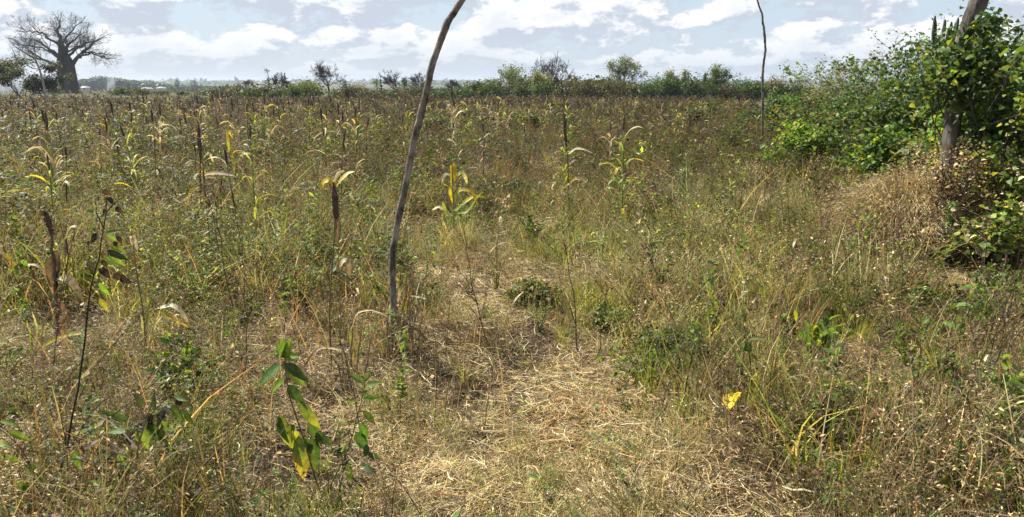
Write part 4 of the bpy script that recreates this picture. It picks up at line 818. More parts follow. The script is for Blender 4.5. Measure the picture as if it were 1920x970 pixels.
def woods():
    r = rs(131); g = Geo(); t = Geo(); prof = [(0, 150), (100, 152), (150, 149), (165, 147), (185, 143), (205, 145), (225, 147), (245, 150), (265, 152), (285, 152), (300, 156), (330, 160), (360, 160), (400, 163), (450, 168)]
    Ds = 520; xs = r.uniform(-60, 450, 620)
    for px in xs:
        D = Ds+r.uniform(-25, 60); ty = np.interp(px, *zip(*prof))+r.uniform(0, 5); p = at(px, ty, D); z0 = hgt(p[0], D); h = max(p[2]-z0, 2.5); w = r.uniform(2, 4.2)
        n = 70; a = nrm(r.normal(size=(n, 3))); C = np.array([p[0], D, z0+h*.6])+a*np.array([w, w, h*.42])*r.uniform(.7, 1.05, (n, 1)); az = r.uniform(0, 6.28, n)
        Dv = nrm(np.stack([np.cos(az), np.sin(az), r.normal(0, .4, n)], 1)); leaf4(g, C, Dv, nrm(a+r.normal(0, .3, (n, 3))+[0, 0, .3]), 1.9, 1.5, pick(r, (DGRN, (.03, .055, .02), DGRN), n))
        P = np.linspace([p[0], D, z0-.5], [p[0], D, z0+h*.7], 5); tubes(t, P[None], np.linspace(.25, .12, 5)[None], (.12, .1, .08), 4)
    o = thing('wooded_hill', 'blue grey wood on the low rise beyond the plain, right of the baobab', 'woodland'); o['kind'] = 'stuff'
    g.obj('crowns', 'leaf', o, kind='stuff'); t.obj('trunks', 'stem', o, kind='stuff')
    g = Geo(); n = 9000; az = np.concatenate([r.uniform(-.9, .95, n)]); D = r.uniform(1500, 2900, n); x = D*np.tan(az*.9); z = hgt(x, D)
    h = r.uniform(3, 9, n); C = np.stack([x, D, z+h*.5], 1); Dv = nrm(r.normal(size=(n, 3))*[1, 1, .2]); leaf4(g, C, Dv, nrm(r.normal(size=(n, 3))*.5+[0, -.5, 1]), 14, 10, pick(r, (DGRN, GRN, OLIVE), n))
    leaf4(g, C-[0, 0, 1], Dv, nrm(r.normal(size=(n, 3))*.3+[0, -1, .2]), 16, 9, pick(r, (DGRN, GRN, OLIVE), n))
    g.obj('distant_woods', 'leaf', kind='stuff', label='faint blue strip of woods along the far horizon', category='woodland')
woods()
def box(g, a, b, c=(1, 1, 1)):
    x0, y0, z0 = a; x1, y1, z1 = b; V = [(x0, y0, z0), (x1, y0, z0), (x1, y1, z0), (x0, y1, z0), (x0, y0, z1), (x1, y0, z1), (x1, y1, z1), (x0, y1, z1)]
    g.add(V, c, [(0, 3, 2, 1), (4, 5, 6, 7), (0, 1, 5, 4), (1, 2, 6, 5), (2, 3, 7, 6), (3, 0, 4, 7)])
def house(label, px, topy, D, L, dep, wallh, roofh, doors, wallm='plaster', rz=0.):
    p = at(px, topy, D); z0 = p[2]-wallh-roofh; t = thing('white_roofed_house', label, 'house', (p[0], D, z0), 'far houses with pale metal roofs', rz)
    g = Geo(); box(g, (-L/2, 0, -1.5), (L/2, dep, wallh)); g.obj('wall', wallm, t)
    g = Geo(); e = .4; V = [(-L/2-e, -e, wallh-.05), (L/2+e, -e, wallh-.05), (L/2+e, dep+e, wallh-.05), (-L/2-e, dep+e, wallh-.05), (-L/2-e, dep/2, wallh+roofh), (L/2+e, dep/2, wallh+roofh)]
    g.add(V, (1, 1, 1), [(0, 1, 5, 4), (2, 3, 4, 5)], [(0, 4, 3), (1, 2, 5)]); V2 = (np.array(V)-[0, 0, .08]); g.add(V2, (1, 1, 1), [(4, 5, 1, 0), (5, 4, 3, 2)]); g.obj('roof', 'roofmetal', t)
    for x, w, z1, z2, nm in doors:
        g = Geo(); box(g, (x-w/2, -.03, z1), (x+w/2, .06, z2)); g.obj(nm, 'opening', t)
house('long low white roofed building between the dead tree and the baobab', 80, 165, 210, 5.4, 4, 1.7, .7, [(-2.2, .8, 0, 1.7, 'door'), (.2, .7, .8, 1.5, 'window'), (1.9, .7, .8, 1.5, 'window')])
house('tiny house with wide pale roof below the middle of the wooded hill', 272, 164, 400, 4.2, 3.5, 1.2, .7, [(0, .8, 0, 1.1, 'door')])
house('tiny house with bright roof at the right end of the wooded hill', 300, 163, 400, 3.2, 3, 1.2, .7, [(0, .8, 0, 1.1, 'door')])
house('tiny house with pale roof at the left end of the wooded hill, beside the baobab', 157, 162, 400, 2.6, 3, 1.2, .7, [(0, .8, 0, 1.1, 'door')])
# ------------------------------------------------------------------ smoke and haze
def volmat(name, col, dens, falloff=False, aniso=.3):
    m, nt, N, L = newmat(name); out = N('ShaderNodeOutputMaterial'); v = N('ShaderNodeVolumePrincipled')
    v.inputs['Color'].default_value = (*col, 1); v.inputs['Density'].default_value = dens; v.inputs['Anisotropy'].default_value = aniso
    if falloff:
        tc = N('ShaderNodeTexCoord'); ln = N('ShaderNodeVectorMath'); ln.operation = 'LENGTH'; mp = N('ShaderNodeMapping'); L(tc.outputs['Object'], mp.inputs[0]); L(mp.outputs[0], ln.inputs[0])
        mr = N('ShaderNodeMapRange'); mr.interpolation_type = 'SMOOTHSTEP'; mr.inputs[1].default_value = 1.; mr.inputs[2].default_value = .1; mr.inputs[3].default_value = 0; mr.inputs[4].default_value = 1; L(ln.outputs['Value'], mr.inputs[0])
        no = N('ShaderNodeTexNoise'); no.inputs['Scale'].default_value = 2.2; no.inputs['Detail'].default_value = 3; L(tc.outputs['Object'], no.inputs['Vector'])
        m2 = N('ShaderNodeMapRange'); m2.inputs[1].default_value = .35; m2.inputs[2].default_value = .65; L(no.outputs[0], m2.inputs[0])
        a = N('ShaderNodeMath'); a.operation = 'MULTIPLY'; L(mr.outputs[0], a.inputs[0]); L(m2.outputs[0], a.inputs[1])
        b = N('ShaderNodeMath'); b.operation = 'MULTIPLY'; b.inputs[1].default_value = dens; L(a.outputs[0], b.inputs[0]); L(b.outputs[0], v.inputs['Density'])
    L(v.outputs[0], out.inputs[1]); return m
def smoke(px, py, D, sx, sz, dens, label, rot=0.):
    g = Geo(); n, S = 12, 20; th = np.linspace(0, math.pi, n); a = np.arange(S)/S*6.283
    V = np.stack([np.sin(th)[:, None]*np.cos(a), np.sin(th)[:, None]*np.sin(a), np.repeat(np.cos(th)[:, None], S, 1)], -1)
    b = np.arange(n-1)[:, None]*S; i = np.arange(S)[None]; g.add(V.reshape(-1, 3), (1, 1, 1), np.stack([b+i, b+S+i, b+S+(i+1) % S, b+(i+1) % S], -1))
    o = g.obj('smoke', volmat('smoke_volume', (.8, .86, .93), dens, True), None, kind='stuff', label=label, category='smoke'); p = at(px, py, D); o.location = p; o.scale = (sx, sx*.7, sz); o.rotation_euler = (0, rot, 0)
smoke(14, 160, 260, 11, 5, .3, 'pale blue smoke drifting low behind the dark leafy tree')
smoke(208, 158, 430, 3.2, 7.5, .5, 'thin pale smoke column rising in front of the wooded hill', .25)
if HAZE:
    g = Geo(); box(g, (-3500, -500, -6.5), (3500, 3400, 16.0)); g.obj('haze', volmat('haze_volume', (.75, .84, 1.), HAZE, aniso=.2), None, kind='stuff', label='thin bluish air softening the farthest woods', category='haze')
# ------------------------------------------------------------------ individual plants in the near field
class Plant:
    def __init__(s, name, label, cat, foot, seed, group=None, Y=None):
        s.r = rs(seed+5000); f = G(*foot); s.Y = Y or f[1]; s.base = np.array([f[0], s.Y, f[2]-.01]); s.t = thing(name, label, cat, s.base, group); s.gs, s.gl, s.gd, s.gh = Geo(), Geo(), Geo(), Geo()
    def p(s, px, py, dy=0.): return at(px, py, s.Y+dy)-s.base
    def path(s, pts, K=10, dy=0., j=.0):
        pts = [s.p(a[0], a[1], dy+(a[2] if len(a) > 2 else 0)) for a in pts]; pts = np.array(pts); u = np.linspace(0, len(pts)-1, K)
        P = np.stack([np.interp(u, np.arange(len(pts)), pts[:, k]) for k in range(3)], 1); P[1:-1] = (P[:-2]+2*P[1:-1]+P[2:])/4+s.r.normal(0, j, (K-2, 3)); return P
    def stem(s, pts, r0=.004, r1=.002, c=BRN, K=12, sides=6, dy=0., j=.0015):
        P = s.path(pts, K, dy, j); tubes(s.gs, P[None], np.linspace(r0, r1, K)[None], cv(s.r, c, K, .15)[None], sides); return P
    def leaf(s, bx, by, tx, ty, w=.5, c=GRN, c2=None, droop=.2, dy=None, n=11, serr=.07, face=None, lift=0.):
        dy = s.r.normal(0, .025) if dy is None else dy; B = s.p(bx, by); T_ = s.p(tx, ty, dy); L_ = np.linalg.norm(T_-B); D = (T_-B)/L_
        Nm = np.array([s.r.normal(0, .35), -.75+s.r.normal(0, .2), .75]) if face is None else np.array(face)
        c = cv(s.r, c, 1, .12)[0]; bigleaf(s.gl, B, D, Nm, L_, L_*w*.8, c, droop, serr, c if c2 is None else c2, s.r, n)
    def strap(s, pts, W=.03, c0=STRAW, c1=CREAM, K=12, dy=0., tw=.5, tip=.08, green=False, face=(0, -.6, .8)):
        P = s.path(pts, K, dy, .001); t = nrm(np.gradient(P, axis=0)); q = np.linspace(0, 1, K); a = s.r.normal(0, tw)*q+s.r.normal(0, tw*.3)
        sd = nrm(np.cross(t, np.broadcast_to(np.array(face, float), t.shape))); nn = np.cross(t, sd); sd2 = sd*np.cos(a)[:, None]+nn*np.sin(a)[:, None]; n2 = np.cross(sd2, t)
        w = W*np.clip(np.sin(math.pi*np.clip(q*.88+.1, 0, 1))**.6, tip, 1)*(1+.08*np.sin(q*17)); w[-1] = W*.05
        m = q[:, None]; C = (np.asarray(c0)*(1-m)+np.asarray(c1)*m)*np.exp(s.r.normal(0, .12, (K, 1))); V = np.stack([P-sd2*w[:, None]*.5+n2*w[:, None]*.15, P, P+sd2*w[:, None]*.5+n2*w[:, None]*.15], 1).reshape(-1, 3)
        i = np.arange(K-1)[:, None]*3+np.arange(2)[None]; (s.gl if green else s.gd).add(V, np.clip(np.repeat(C, 3, 0)*np.tile([.92, 1.12, .95], K)[:, None], 0, .85), np.stack([i, i+1, i+4, i+3], -1).reshape(-1, 4))
    def head(s, pts, r0=.012, c=(.10, .06, .04), K=10):
        P = s.path(pts, K); rad = r0*np.sin(math.pi*np.linspace(.08, .97, K))**.5*np.exp(s.r.normal(0, .14, K)); tubes(s.gh, P[None], rad[None], cv(s.r, c, K, .25)[None], 8)
        m = 160; B = P[s.r.integers(0, K, m)]+s.r.normal(0, r0*.6, (m, 3)); D = nrm(s.r.normal(size=(m, 3))+[0, 0, .6]); leaf4(s.gh, B, D, frame(D, s.r), .014, .007, pick(s.r, (c, BRN, DBRN), m))
    def bits(s, P, n, size, cols, sig=.01, dry=True, up=.2, ratio=.55, lo=.2):
        """small leaves or seed bits along a path"""
        t = s.r.uniform(lo, 1, n)*(len(P)-1.001); i = t.astype(int); B = P[i]+(P[i+1]-P[i])*(t-i)[:, None]+s.r.normal(0, sig, (n, 3)); D = nrm(s.r.normal(size=(n, 3))+[0, 0, up]); z = np.exp(s.r.normal(0, .35, n)); (leaf4 if size < .03 else leaf8)(s.gd if dry else s.gl, B, D, nrm(frame(D, s.r)+np.array([0, 0, .4])), size*z, size*ratio*z, pick(s.r, cols, n))
    def done(s):
        if s.gs.n: s.gs.obj('stem', 'stem', s.t, smooth=True)
        if s.gl.n: s.gl.obj('leaves', 'leaf', s.t)
        if s.gd.n: s.gd.obj('dry_leaves', 'dry', s.t)
        if s.gh.n: s.gh.obj('seed_head', 'stem', s.t)
        return s.t
def zz(x, y): return 480+x/2.771, 620+y/2.771
def heroes():
    gg = (.10, .17, .04); dg = (.055, .095, .03); bg = (.18, .27, .05); yy = (.44, .42, .05); og = (.60, .38, .05)
    # the broad leaved plant in the foreground
    q = Plant('broadleaf_plant', 'tall broad leaved green plant with toothed drooping leaves, some turning yellow', 'plant', (610, 962), 1)
    q.stem([(612, 965), (608, 945), (588, 890), (558, 790), (540, 735), (532, 681), (534, 655)], .0042, .0018, (.16, .09, .05))
    for bx, by, tx, ty, w, c, c2 in ((130, 180, -5, 275, .5, gg, None), (150, 170, 275, 262, .42, dg, gg), (148, 255, 55, 318, .42, bg, None), (158, 200, 262, 292, .48, bg, None), (165, 285, 252, 385, .55, dg, gg), (225, 365, 325, 522, .42, gg, yy), (128, 440, 182, 640, .42, gg, yy), (118, 445, 150, 600, .5, dg, bg), (228, 540, 250, 790, .44, gg, og), (290, 555, 315, 745, .36, dg, gg), (200, 490, 155, 570, .5, dg, gg), (268, 485, 335, 565, .5, dg, gg), (190, 520, 232, 590, .6, yy, yy), (250, 560, 300, 640, .6, gg, dg), (345, 545, 400, 600, .5, gg, bg), (330, 520, 330, 620, .5, dg, gg)):
        q.leaf(*zz(bx, by), *zz(tx, ty), w, c, c2)
    for k in range(9): a = q.r.uniform(-2.6, .2); q.leaf(*zz(150, 140), *zz(150+75*math.cos(a), 125+70*math.sin(a)), .5, bg if k % 2 else gg, None, dy=q.r.normal(0, .04))
    q.done()
    q = Plant('broadleaf_plant', 'slimmer green plant with small toothed leaves beside the big drooping one', 'plant', (612, 955), 2, Y=G(612, 955)[1]+.06)
    q.stem([zz(362, 915), zz(385, 800), zz(450, 690), zz(500, 560), zz(530, 420), zz(565, 300), zz(572, 250)], .0034, .0014, (.15, .12, .05)); q.stem([zz(365, 900), zz(376, 820), zz(372, 730)], .003, .002, (.15, .09, .05)); q.stem([zz(470, 760), zz(560, 690), zz(600, 610)], .0016, .001, (.15, .14, .05))
    for bx, by, tx, ty, w, c, c2 in ((570, 290, 662, 258, .45, bg, None), (560, 270, 498, 225, .5, gg, None), (522, 365, 455, 362, .4, bg, None), (555, 355, 645, 343, .4, bg, None), (555, 418, 632, 492, .36, dg, None), (540, 480, 588, 575, .5, gg, None), (518, 525, 585, 625, .5, dg, None), (480, 490, 395, 475, .3, (.3, .3, .15), None), (575, 590, 570, 660, .6, dg, None), (580, 640, 655, 668, .42, dg, None), (550, 700, 615, 735, .5, dg, None), (478, 700, 500, 805, .4, gg, None), (455, 590, 440, 645, .5, (.4, .45, .25), None), (385, 705, 335, 712, .5, bg, None), (515, 815, 565, 835, .4, bg, None), (500, 860, 552, 872, .5, dg, None), (490, 915, 530, 985, .6, yy, og), (460, 690, 510, 690, .4, bg, None), (500, 590, 555, 600, .5, gg, None), (570, 260, 590, 215, .5, gg, None), (540, 320, 590, 310, .4, gg, None)):
        q.leaf(*zz(bx, by), *zz(tx, ty), w, c, c2, n=9)
    q.done()
    # dark stemmed weed at the left
    q = Plant('dark_stemmed_weed', 'tall dark thin stemmed weed with withered black leaves at the left', 'weed', (95, 968), 3)
    P = q.stem([(92, 975), (100, 925), (122, 860), (128, 830), (150, 700), (162, 630), (165, 560), (185, 490), (195, 430), (200, 372)], .0055, .0018, (.045, .028, .022), 20, j=.002)
    for pts in ([(128, 840), (200, 790), (290, 720), (345, 650)], [(126, 850), (180, 760), (215, 740)], [(100, 925), (170, 880), (235, 840), (270, 780)], [(124, 845), (118, 800), (110, 760)], [(195, 430), (180, 400), (178, 372)], [(198, 400), (215, 380), (228, 372)]):
        A = q.stem(pts, .0025, .001, (.06, .04, .03), 8)
    for px, py in ((178, 372), (200, 358), (212, 372), (226, 390), (175, 440), (160, 455), (208, 460), (228, 445), (222, 455), (200, 490), (195, 505), (222, 515), (235, 520), (205, 372), (190, 395)): q.leaf(px-9 if px > 190 else px+9, py-2, px+q.r.normal(0, 3), py+9, .8, (.05, .035, .03), None, droop=.6, n=7)
    for a in ((196, 440, 222, 430, .35, gg), (200, 440, 232, 458, .36, gg), (200, 470, 236, 486, .34, dg), (204, 478, 236, 500, .36, bg), (196, 480, 224, 506, .36, gg), (205, 460, 240, 474, .32, bg), (186, 530, 204, 556, .45, bg), (186, 560, 203, 584, .45, yy), (140, 845, 150, 885, .5, gg)): q.leaf(*a[:5], a[5], None)
    q.done()
    # leafy sprigs to the right of it
    q = Plant('leafy_sprig', 'leaning sprig of pointed green leaves beside the dark thin stemmed weed', 'weed', (130, 965), 4)
    q.stem([(110, 975), (150, 930), (200, 860), (250, 810), (300, 760), (325, 735)], .003, .0012, (.07, .045, .03)); q.stem([(235, 830), (260, 790), (300, 775), (350, 770)], .002, .001, (.07, .05, .03))
    for a in ((235, 810, 195, 805, .4, gg), (255, 800, 250, 830, .4, bg), (262, 800, 278, 845, .5, bg), (230, 850, 235, 895, .42, gg), (275, 790, 320, 850, .3, dg), (300, 770, 310, 835, .35, gg), (320, 760, 345, 790, .45, bg), (330, 745, 350, 750, .4, gg), (345, 770, 362, 800, .4, bg), (290, 770, 285, 735, .4, dg), (240, 790, 190, 770, .35, gg), (268, 760, 250, 740, .5, dg), (300, 790, 308, 855, .4, gg), (180, 900, 198, 922, .6, yy)): q.leaf(*a[:5], a[5], None, n=9)
    for _ in range(12): x = q.r.uniform(240, 340); q.leaf(x, 1010-x*.8, x+q.r.normal(0, 12), 1025-x*.8, .8, (.05, .04, .03), None, n=7)
    q.done()
    # edge plant, far left
    q = Plant('leafy_sprig', 'bright green leafy weed half cut by the left edge', 'weed', (60, 960), 5)
    q.stem([(85, 980), (60, 870), (20, 820), (-20, 790)], .003, .001, (.09, .06, .04)); q.stem([(86, 975), (82, 930), (50, 880), (10, 870)], .002, .001, (.09, .06, .04))
    for a in ((10, 770, 40, 765, .4, bg), (0, 790, 35, 795, .4, bg), (15, 810, 60, 825, .4, bg), (5, 850, 40, 870, .4, gg), (55, 870, 75, 900, .45, gg), (5, 880, 35, 872, .5, bg), (30, 900, 60, 930, .4, gg), (0, 830, 18, 838, .5, bg), (40, 945, 70, 950, .5, bg), (5, 950, 30, 965, .5, gg)): q.leaf(*a[:5], a[5], None, n=9)
    q.done()
    # withered millet at the left
    q = Plant('withered_millet', 'thick withered brown millet stalk with hanging dry leaves and dark head, left', 'millet stalk', (106, 640), 6)
    q.stem([(112, 640), (106, 590), (104, 520), (98, 470), (95, 430)], .012, .007, (.13, .08, .055), 14, 8, j=.004); q.head([(97, 440), (92, 420), (84, 396)], .017)
    for a, w, c0, c1 in (([(108, 500), (128, 430), (140, 424), (148, 432)], .03, YGRN, CREAM), ([(108, 560), (116, 572), (128, 600), (134, 618)], .035, PINK, BRN), ([(106, 525), (128, 520), (145, 540), (158, 570)], .05, CREAM, BRN), ([(104, 560), (80, 500), (50, 495), (36, 500)], .02, ORANGE, CREAM), ([(102, 470), (120, 450), (140, 435)], .02, GRN, YGRN), ([(100, 480), (90, 500), (95, 540)], .04, BRN, BRN), ([(104, 470), (112, 500), (108, 550)], .04, BRN, DBRN), ([(12, 475), (25, 500), (34, 530)], .03, og, BRN), ([(108, 590), (118, 610), (130, 640)], .03, BRN, ORANGE), ([(100, 465), (88, 450), (82, 470)], .02, BRN, STRAW)): q.strap(a, w, c0, c1)
    q.done()
    q = Plant('bent_stalk', 'bent stalk with drooping cream and yellow curled leaves at the left', 'millet stalk', (280, 690), 7)
    q.stem([(268, 690), (275, 620), (262, 550), (250, 460), (246, 435)], .005, .003, (.22, .15, .08)); q.stem([(255, 545), (285, 560), (300, 578)], .004, .003, (.2, .14, .08))
    for a, w, c0, c1, g_ in (([(296, 578), (322, 572), (340, 585), (352, 606)], .035, CREAM, CREAM, 0), ([(298, 582), (325, 600), (355, 615)], .028, yy, og, 0), ([(285, 640), (290, 610), (305, 592)], .026, YGRN, CREAM, 1), ([(272, 640), (268, 600), (262, 590)], .022, bg, CREAM, 1), ([(250, 460), (246, 440), (252, 455), (258, 470)], .03, PALE, CREAM, 0), ([(272, 620), (280, 570), (276, 560)], .02, bg, YGRN, 1)): q.strap(a, w, c0, c1, green=bool(g_))
    q.done()
    q = Plant('long_blade', 'long yellow green blade arching over the straw near the left edge', 'grass blade', (40, 690), 8)
    q.strap([(62, 690), (68, 660), (95, 640), (130, 628), (158, 625)], .026, YGRN, YEL, green=True, tw=.2); q.strap([(55, 688), (60, 640), (50, 600)], .014, GRN, YGRN, green=True); q.strap([(62, 690), (72, 620), (60, 585)], .014, GRN, CREAM, green=True); q.done()
    # stub of cut stalks
    q = Plant('cut_stalk_bundle', 'clump of broken dry brown stalks standing left of the leaning pole foot', 'dry stalks', (650, 735), 9)
    for k in range(11): x = q.r.normal(648, 9); a = q.r.normal(0, 14); q.stem([(x, 738, q.r.normal(0, .04)), (x+a*.5, 690), (x+a, 738-q.r.uniform(60, 130))], .0055, .0035, (.24, .16, .09), 8, 7, dy=q.r.normal(0, .05), j=.003)
    for a, w, c0, c1 in (([(655, 630), (668, 585), (700, 582), (722, 590)], .010, STRAW, CREAM), ([(650, 660), (605, 650), (585, 665), (568, 690)], .016, PALE, BRN), ([(660, 640), (672, 690), (690, 710)], .014, CREAM, STRAW), ([(655, 620), (665, 660), (655, 700)], .03, YGRN, STRAW), ([(640, 700), (620, 720), (612, 745)], .02, BRN, BRN), ([(660, 690), (690, 730), (700, 760)], .02, BRN, STRAW)): q.strap(a, w, c0, c1)
    q.done()
    q = Plant('dry_stalk_clump', 'dense clump of dry grey brown stalks wrapped around the leaning pole foot', 'dry stalks', (752, 668), 10, Y=D1+.07)
    for k in range(26): x = q.r.normal(754, 13); a = q.r.normal(2, 16); q.stem([(x, 668, q.r.normal(0, .05)), (x+a*.4, 600), (x+a, 660-q.r.uniform(60, 180))], .004, .0022, (.17, .13, .08), 9, 5, dy=q.r.normal(0, .05), j=.003)
    for k in range(22): x = q.r.normal(755, 12); y_ = q.r.uniform(520, 640); q.strap([(x, y_), (x+q.r.normal(0, 10), y_+8), (x+q.r.normal(0, 14), y_+q.r.uniform(20, 45))], .016, (BRN, STRAW, OLIVE, GREY)[k % 4], (BRN, DBRN, PALE)[k % 3], dy=q.r.normal(0, .05))
    for a, w, c0, c1 in (([(735, 545), (745, 538), (750, 550), (746, 568)], .022, YGRN, CREAM), ([(757, 585), (765, 560), (775, 542)], .016, YEL, ORANGE), ([(740, 560), (730, 575), (727, 600)], .018, CREAM, PALE), ([(770, 555), (790, 558), (800, 562)], .016, CREAM, CREAM), ([(762, 610), (785, 620), (800, 640)], .02, BRN, BRN), ([(760, 500), (772, 510), (778, 530)], .02, BRN, BRN), ([(700, 585), (740, 598), (800, 612), (830, 625)], .008, STRAW, PALE), ([(745, 600), (728, 640), (730, 660)], .02, OLIVE, GRN)): q.strap(a, w, c0, c1)
    q.done()
    # tall stalk with dark head and yellow flags
    q = Plant('tall_millet', 'tall millet stalk with long dark head and two yellow leaf tips, left of the pole', 'millet stalk', (620, 700), 11)
    q.stem([(622, 700), (618, 600), (622, 500), (628, 420), (627, 345)], .0048, .003, (.15, .11, .06), 16); q.head([(630, 410), (628, 375), (626, 345)], .018)
    q.strap([(626, 350), (618, 338), (606, 342), (602, 356)], .04, YEL, YEL); q.strap([(630, 348), (642, 335), (655, 325), (665, 322)], .03, YEL, CREAM); q.strap([(626, 345), (634, 325), (646, 320)], .02, CREAM, CREAM); q.strap([(630, 400), (634, 430), (632, 460)], .03, BRN, BRN)
    q.stem([(636, 700), (640, 600), (634, 480), (638, 410)], .003, .002, (.2, .13, .08)); q.strap([(636, 500), (645, 488), (652, 492), (656, 520)], .04, CREAM, PINK); q.done()
    # green and yellow one right of the pole
    q = Plant('leafy_millet', 'vigorous millet with curling yellow and cream leaves right of the leaning pole', 'millet stalk', (850, 470), 12)
    q.stem([(851, 470), (852, 430), (850, 380), (848, 320), (845, 290)], .010, .005, (.18, .17, .06)); rr = .045
    for a, w, c0, c1, g_ in (([(850, 400), (870, 380), (890, 366), (914, 372)], rr, BGRN, YEL, 1), ([(850, 390), (858, 355), (885, 358), (895, 385)], rr, YGRN, og, 0), ([(850, 410), (835, 395), (822, 388), (810, 395)], rr, CREAM, CREAM, 0), ([(850, 380), (840, 350), (830, 345)], rr, YEL, YGRN, 1), ([(848, 350), (850, 320), (848, 306), (856, 335)], .06, YEL, YEL, 0), ([(848, 345), (862, 322), (872, 330), (876, 345)], rr, YGRN, CREAM, 1), ([(850, 430), (842, 440), (846, 468)], rr, CREAM, STRAW, 0), ([(851, 420), (835, 400), (830, 378)], rr, BGRN, YGRN, 1), ([(850, 400), (875, 400), (905, 358)], .035, BGRN, YGRN, 1), ([(848, 330), (835, 325), (828, 345)], .03, CREAM, CREAM, 0), ([(851, 425), (862, 440), (858, 462)], .04, STRAW, PINK, 0)): q.strap(a, w, c0, c1, green=bool(g_))
    q.done()
    q = Plant('curled_millet', 'short millet with one curled yellow and white leaf in the open middle', 'millet stalk', (1165, 415), 13)
    q.stem([(1166, 415), (1166, 370), (1170, 330), (1172, 305)], .010, .005, (.2, .13, .09))
    for a, w, c0, c1, g_ in (([(1171, 312), (1180, 300), (1192, 298), (1208, 303)], .05, BGRN, YEL, 1), ([(1168, 330), (1166, 318), (1158, 316), (1153, 328)], .07, CREAM, og, 0), ([(1170, 335), (1185, 325), (1190, 335)], .05, BRN, BRN, 0), ([(1166, 400), (1158, 385), (1152, 388), (1148, 402)], .06, CREAM, CREAM, 0), ([(1166, 370), (1158, 360), (1155, 380)], .05, PINK, BRN, 0), ([(1166, 345), (1155, 335), (1150, 350)], .04, YGRN, GRN, 1)): q.strap(a, w, c0, c1, green=bool(g_))
    q.done()
    q = Plant('tall_millet', 'tall dark millet stalk with pale leaves flagging right, in the open middle', 'millet stalk', (1068, 420), 14)
    q.stem([(1068, 420), (1066, 350), (1063, 280), (1060, 225)], .007, .005, (.09, .06, .04)); q.head([(1062, 275), (1059, 245), (1057, 212)], .017)
    for a, w, c0, c1 in (([(1064, 290), (1080, 278), (1095, 280), (1112, 288)], .035, CREAM, CREAM), ([(1066, 345), (1078, 333), (1092, 337), (1104, 348)], .05, og, CREAM), ([(1065, 310), (1078, 300), (1090, 305)], .035, BRN, BRN)): q.strap(a, w, c0, c1)
    q.done()
    q = Plant('leafy_millet', 'young pale green millet with a broad arching tip near the far left', 'millet stalk', (12, 470), 15)
    q.stem([(14, 470), (12, 420), (10, 370)], .006, .004, (.12, .09, .05)); q.strap([(10, 372), (20, 355), (45, 355), (70, 368)], .03, YEL, YEL); q.strap([(10, 395), (2, 380), (-5, 385)], .03, YEL, CREAM); q.strap([(12, 400), (25, 395), (33, 410)], .03, YGRN, GRN, green=True); q.done()
    q = Plant('leafy_millet', 'millet with a curved yellow green leaf hooked over at its top, left', 'millet stalk', (378, 445), 16)
    q.stem([(380, 445), (376, 380), (375, 320), (377, 285)], .011, .006, (.12, .075, .05)); q.head([(377, 300), (374, 270), (372, 235)], .02)
    for a, w, c0, c1, g_ in (([(378, 330), (395, 325), (415, 325), (440, 330)], .05, ORANGE, CREAM, 0), ([(376, 350), (360, 355), (350, 380), (348, 398)], .035, YEL, og, 0), ([(372, 400), (368, 380), (378, 370)], .06, BRN, PINK, 0), ([(378, 300), (392, 285), (400, 305)], .03, YGRN, CREAM, 1), ([(377, 345), (388, 380), (398, 395)], .05, BRN, DBRN, 0)): q.strap(a, w, c0, c1, green=bool(g_))
    q.done()
    q = Plant('leafy_millet', 'millet with a long hooked yellow leaf right of the dark headed one', 'millet stalk', (440, 400), 17)
    q.stem([(438, 400), (440, 340), (443, 300)], .008, .005, (.15, .12, .06))
    for a, w, c0, c1, g_ in (([(443, 310), (452, 290), (468, 287), (484, 300)], .04, YEL, CREAM, 1), ([(442, 330), (436, 290), (432, 270), (440, 300)], .04, YEL, YGRN, 0), ([(440, 350), (450, 330), (460, 345)], .035, YGRN, GRN, 1), ([(442, 310), (430, 285), (425, 240), (438, 262)], .03, YGRN, YEL, 1)): q.strap(a, w, c0, c1, green=bool(g_))
    q.done()
    q = Plant('yellow_leafed_weed', 'thin dark weed holding one bright yellow leaf in the right foreground', 'weed', (1375, 800), 18)
    A = q.stem([(1376, 805), (1384, 760), (1392, 700), (1396, 640)], .003, .0012, (.08, .055, .04)); q.stem([(1384, 760), (1362, 700), (1350, 650)], .0015, .001, (.08, .055, .04)); q.bits(A, 40, .035, (GRN, OLIVE, DGRN), .03, False)
    q.leaf(1378, 734, 1366, 768, .95, (.75, .50, .02), (.8, .52, .02), serr=.1, droop=.05, n=7, face=(-.6, -.35, .7), dy=-.1); q.leaf(1420, 700, 1413, 712, .6, yy, None, n=7); q.done()
    q = Plant('burnt_twig', 'small charred forked twig with a yellow scrap of leaf at its foot, right', 'twig', (1690, 850), 19)
    q.stem([(1690, 850), (1690, 810), (1686, 785), (1688, 740)], .006, .002, (.04, .03, .025)); q.stem([(1688, 815), (1675, 810), (1650, 828), (1622, 835)], .004, .002, (.04, .03, .025)); q.stem([(1684, 815), (1668, 785), (1664, 760)], .003, .0015, (.05, .04, .03))
    q.leaf(1690, 832, 1686, 860, .5, yy, og, n=7, dy=0, face=(0, -1, .3)); q.done()
    q = Plant('dead_branch', 'pale dead forked branch lying by the trodden strip, below the thin pole', 'dead branch', (1370, 345), 20)
    q.stem([(1315, 310), (1330, 318), (1350, 328), (1372, 332)], .016, .012, (.40, .35, .28)); q.stem([(1340, 345), (1352, 332), (1375, 325), (1382, 318)], .018, .008, (.40, .35, .28)); q.stem([(1262, 362), (1290, 355), (1320, 362)], .02, .01, (.16, .12, .09)); q.done()
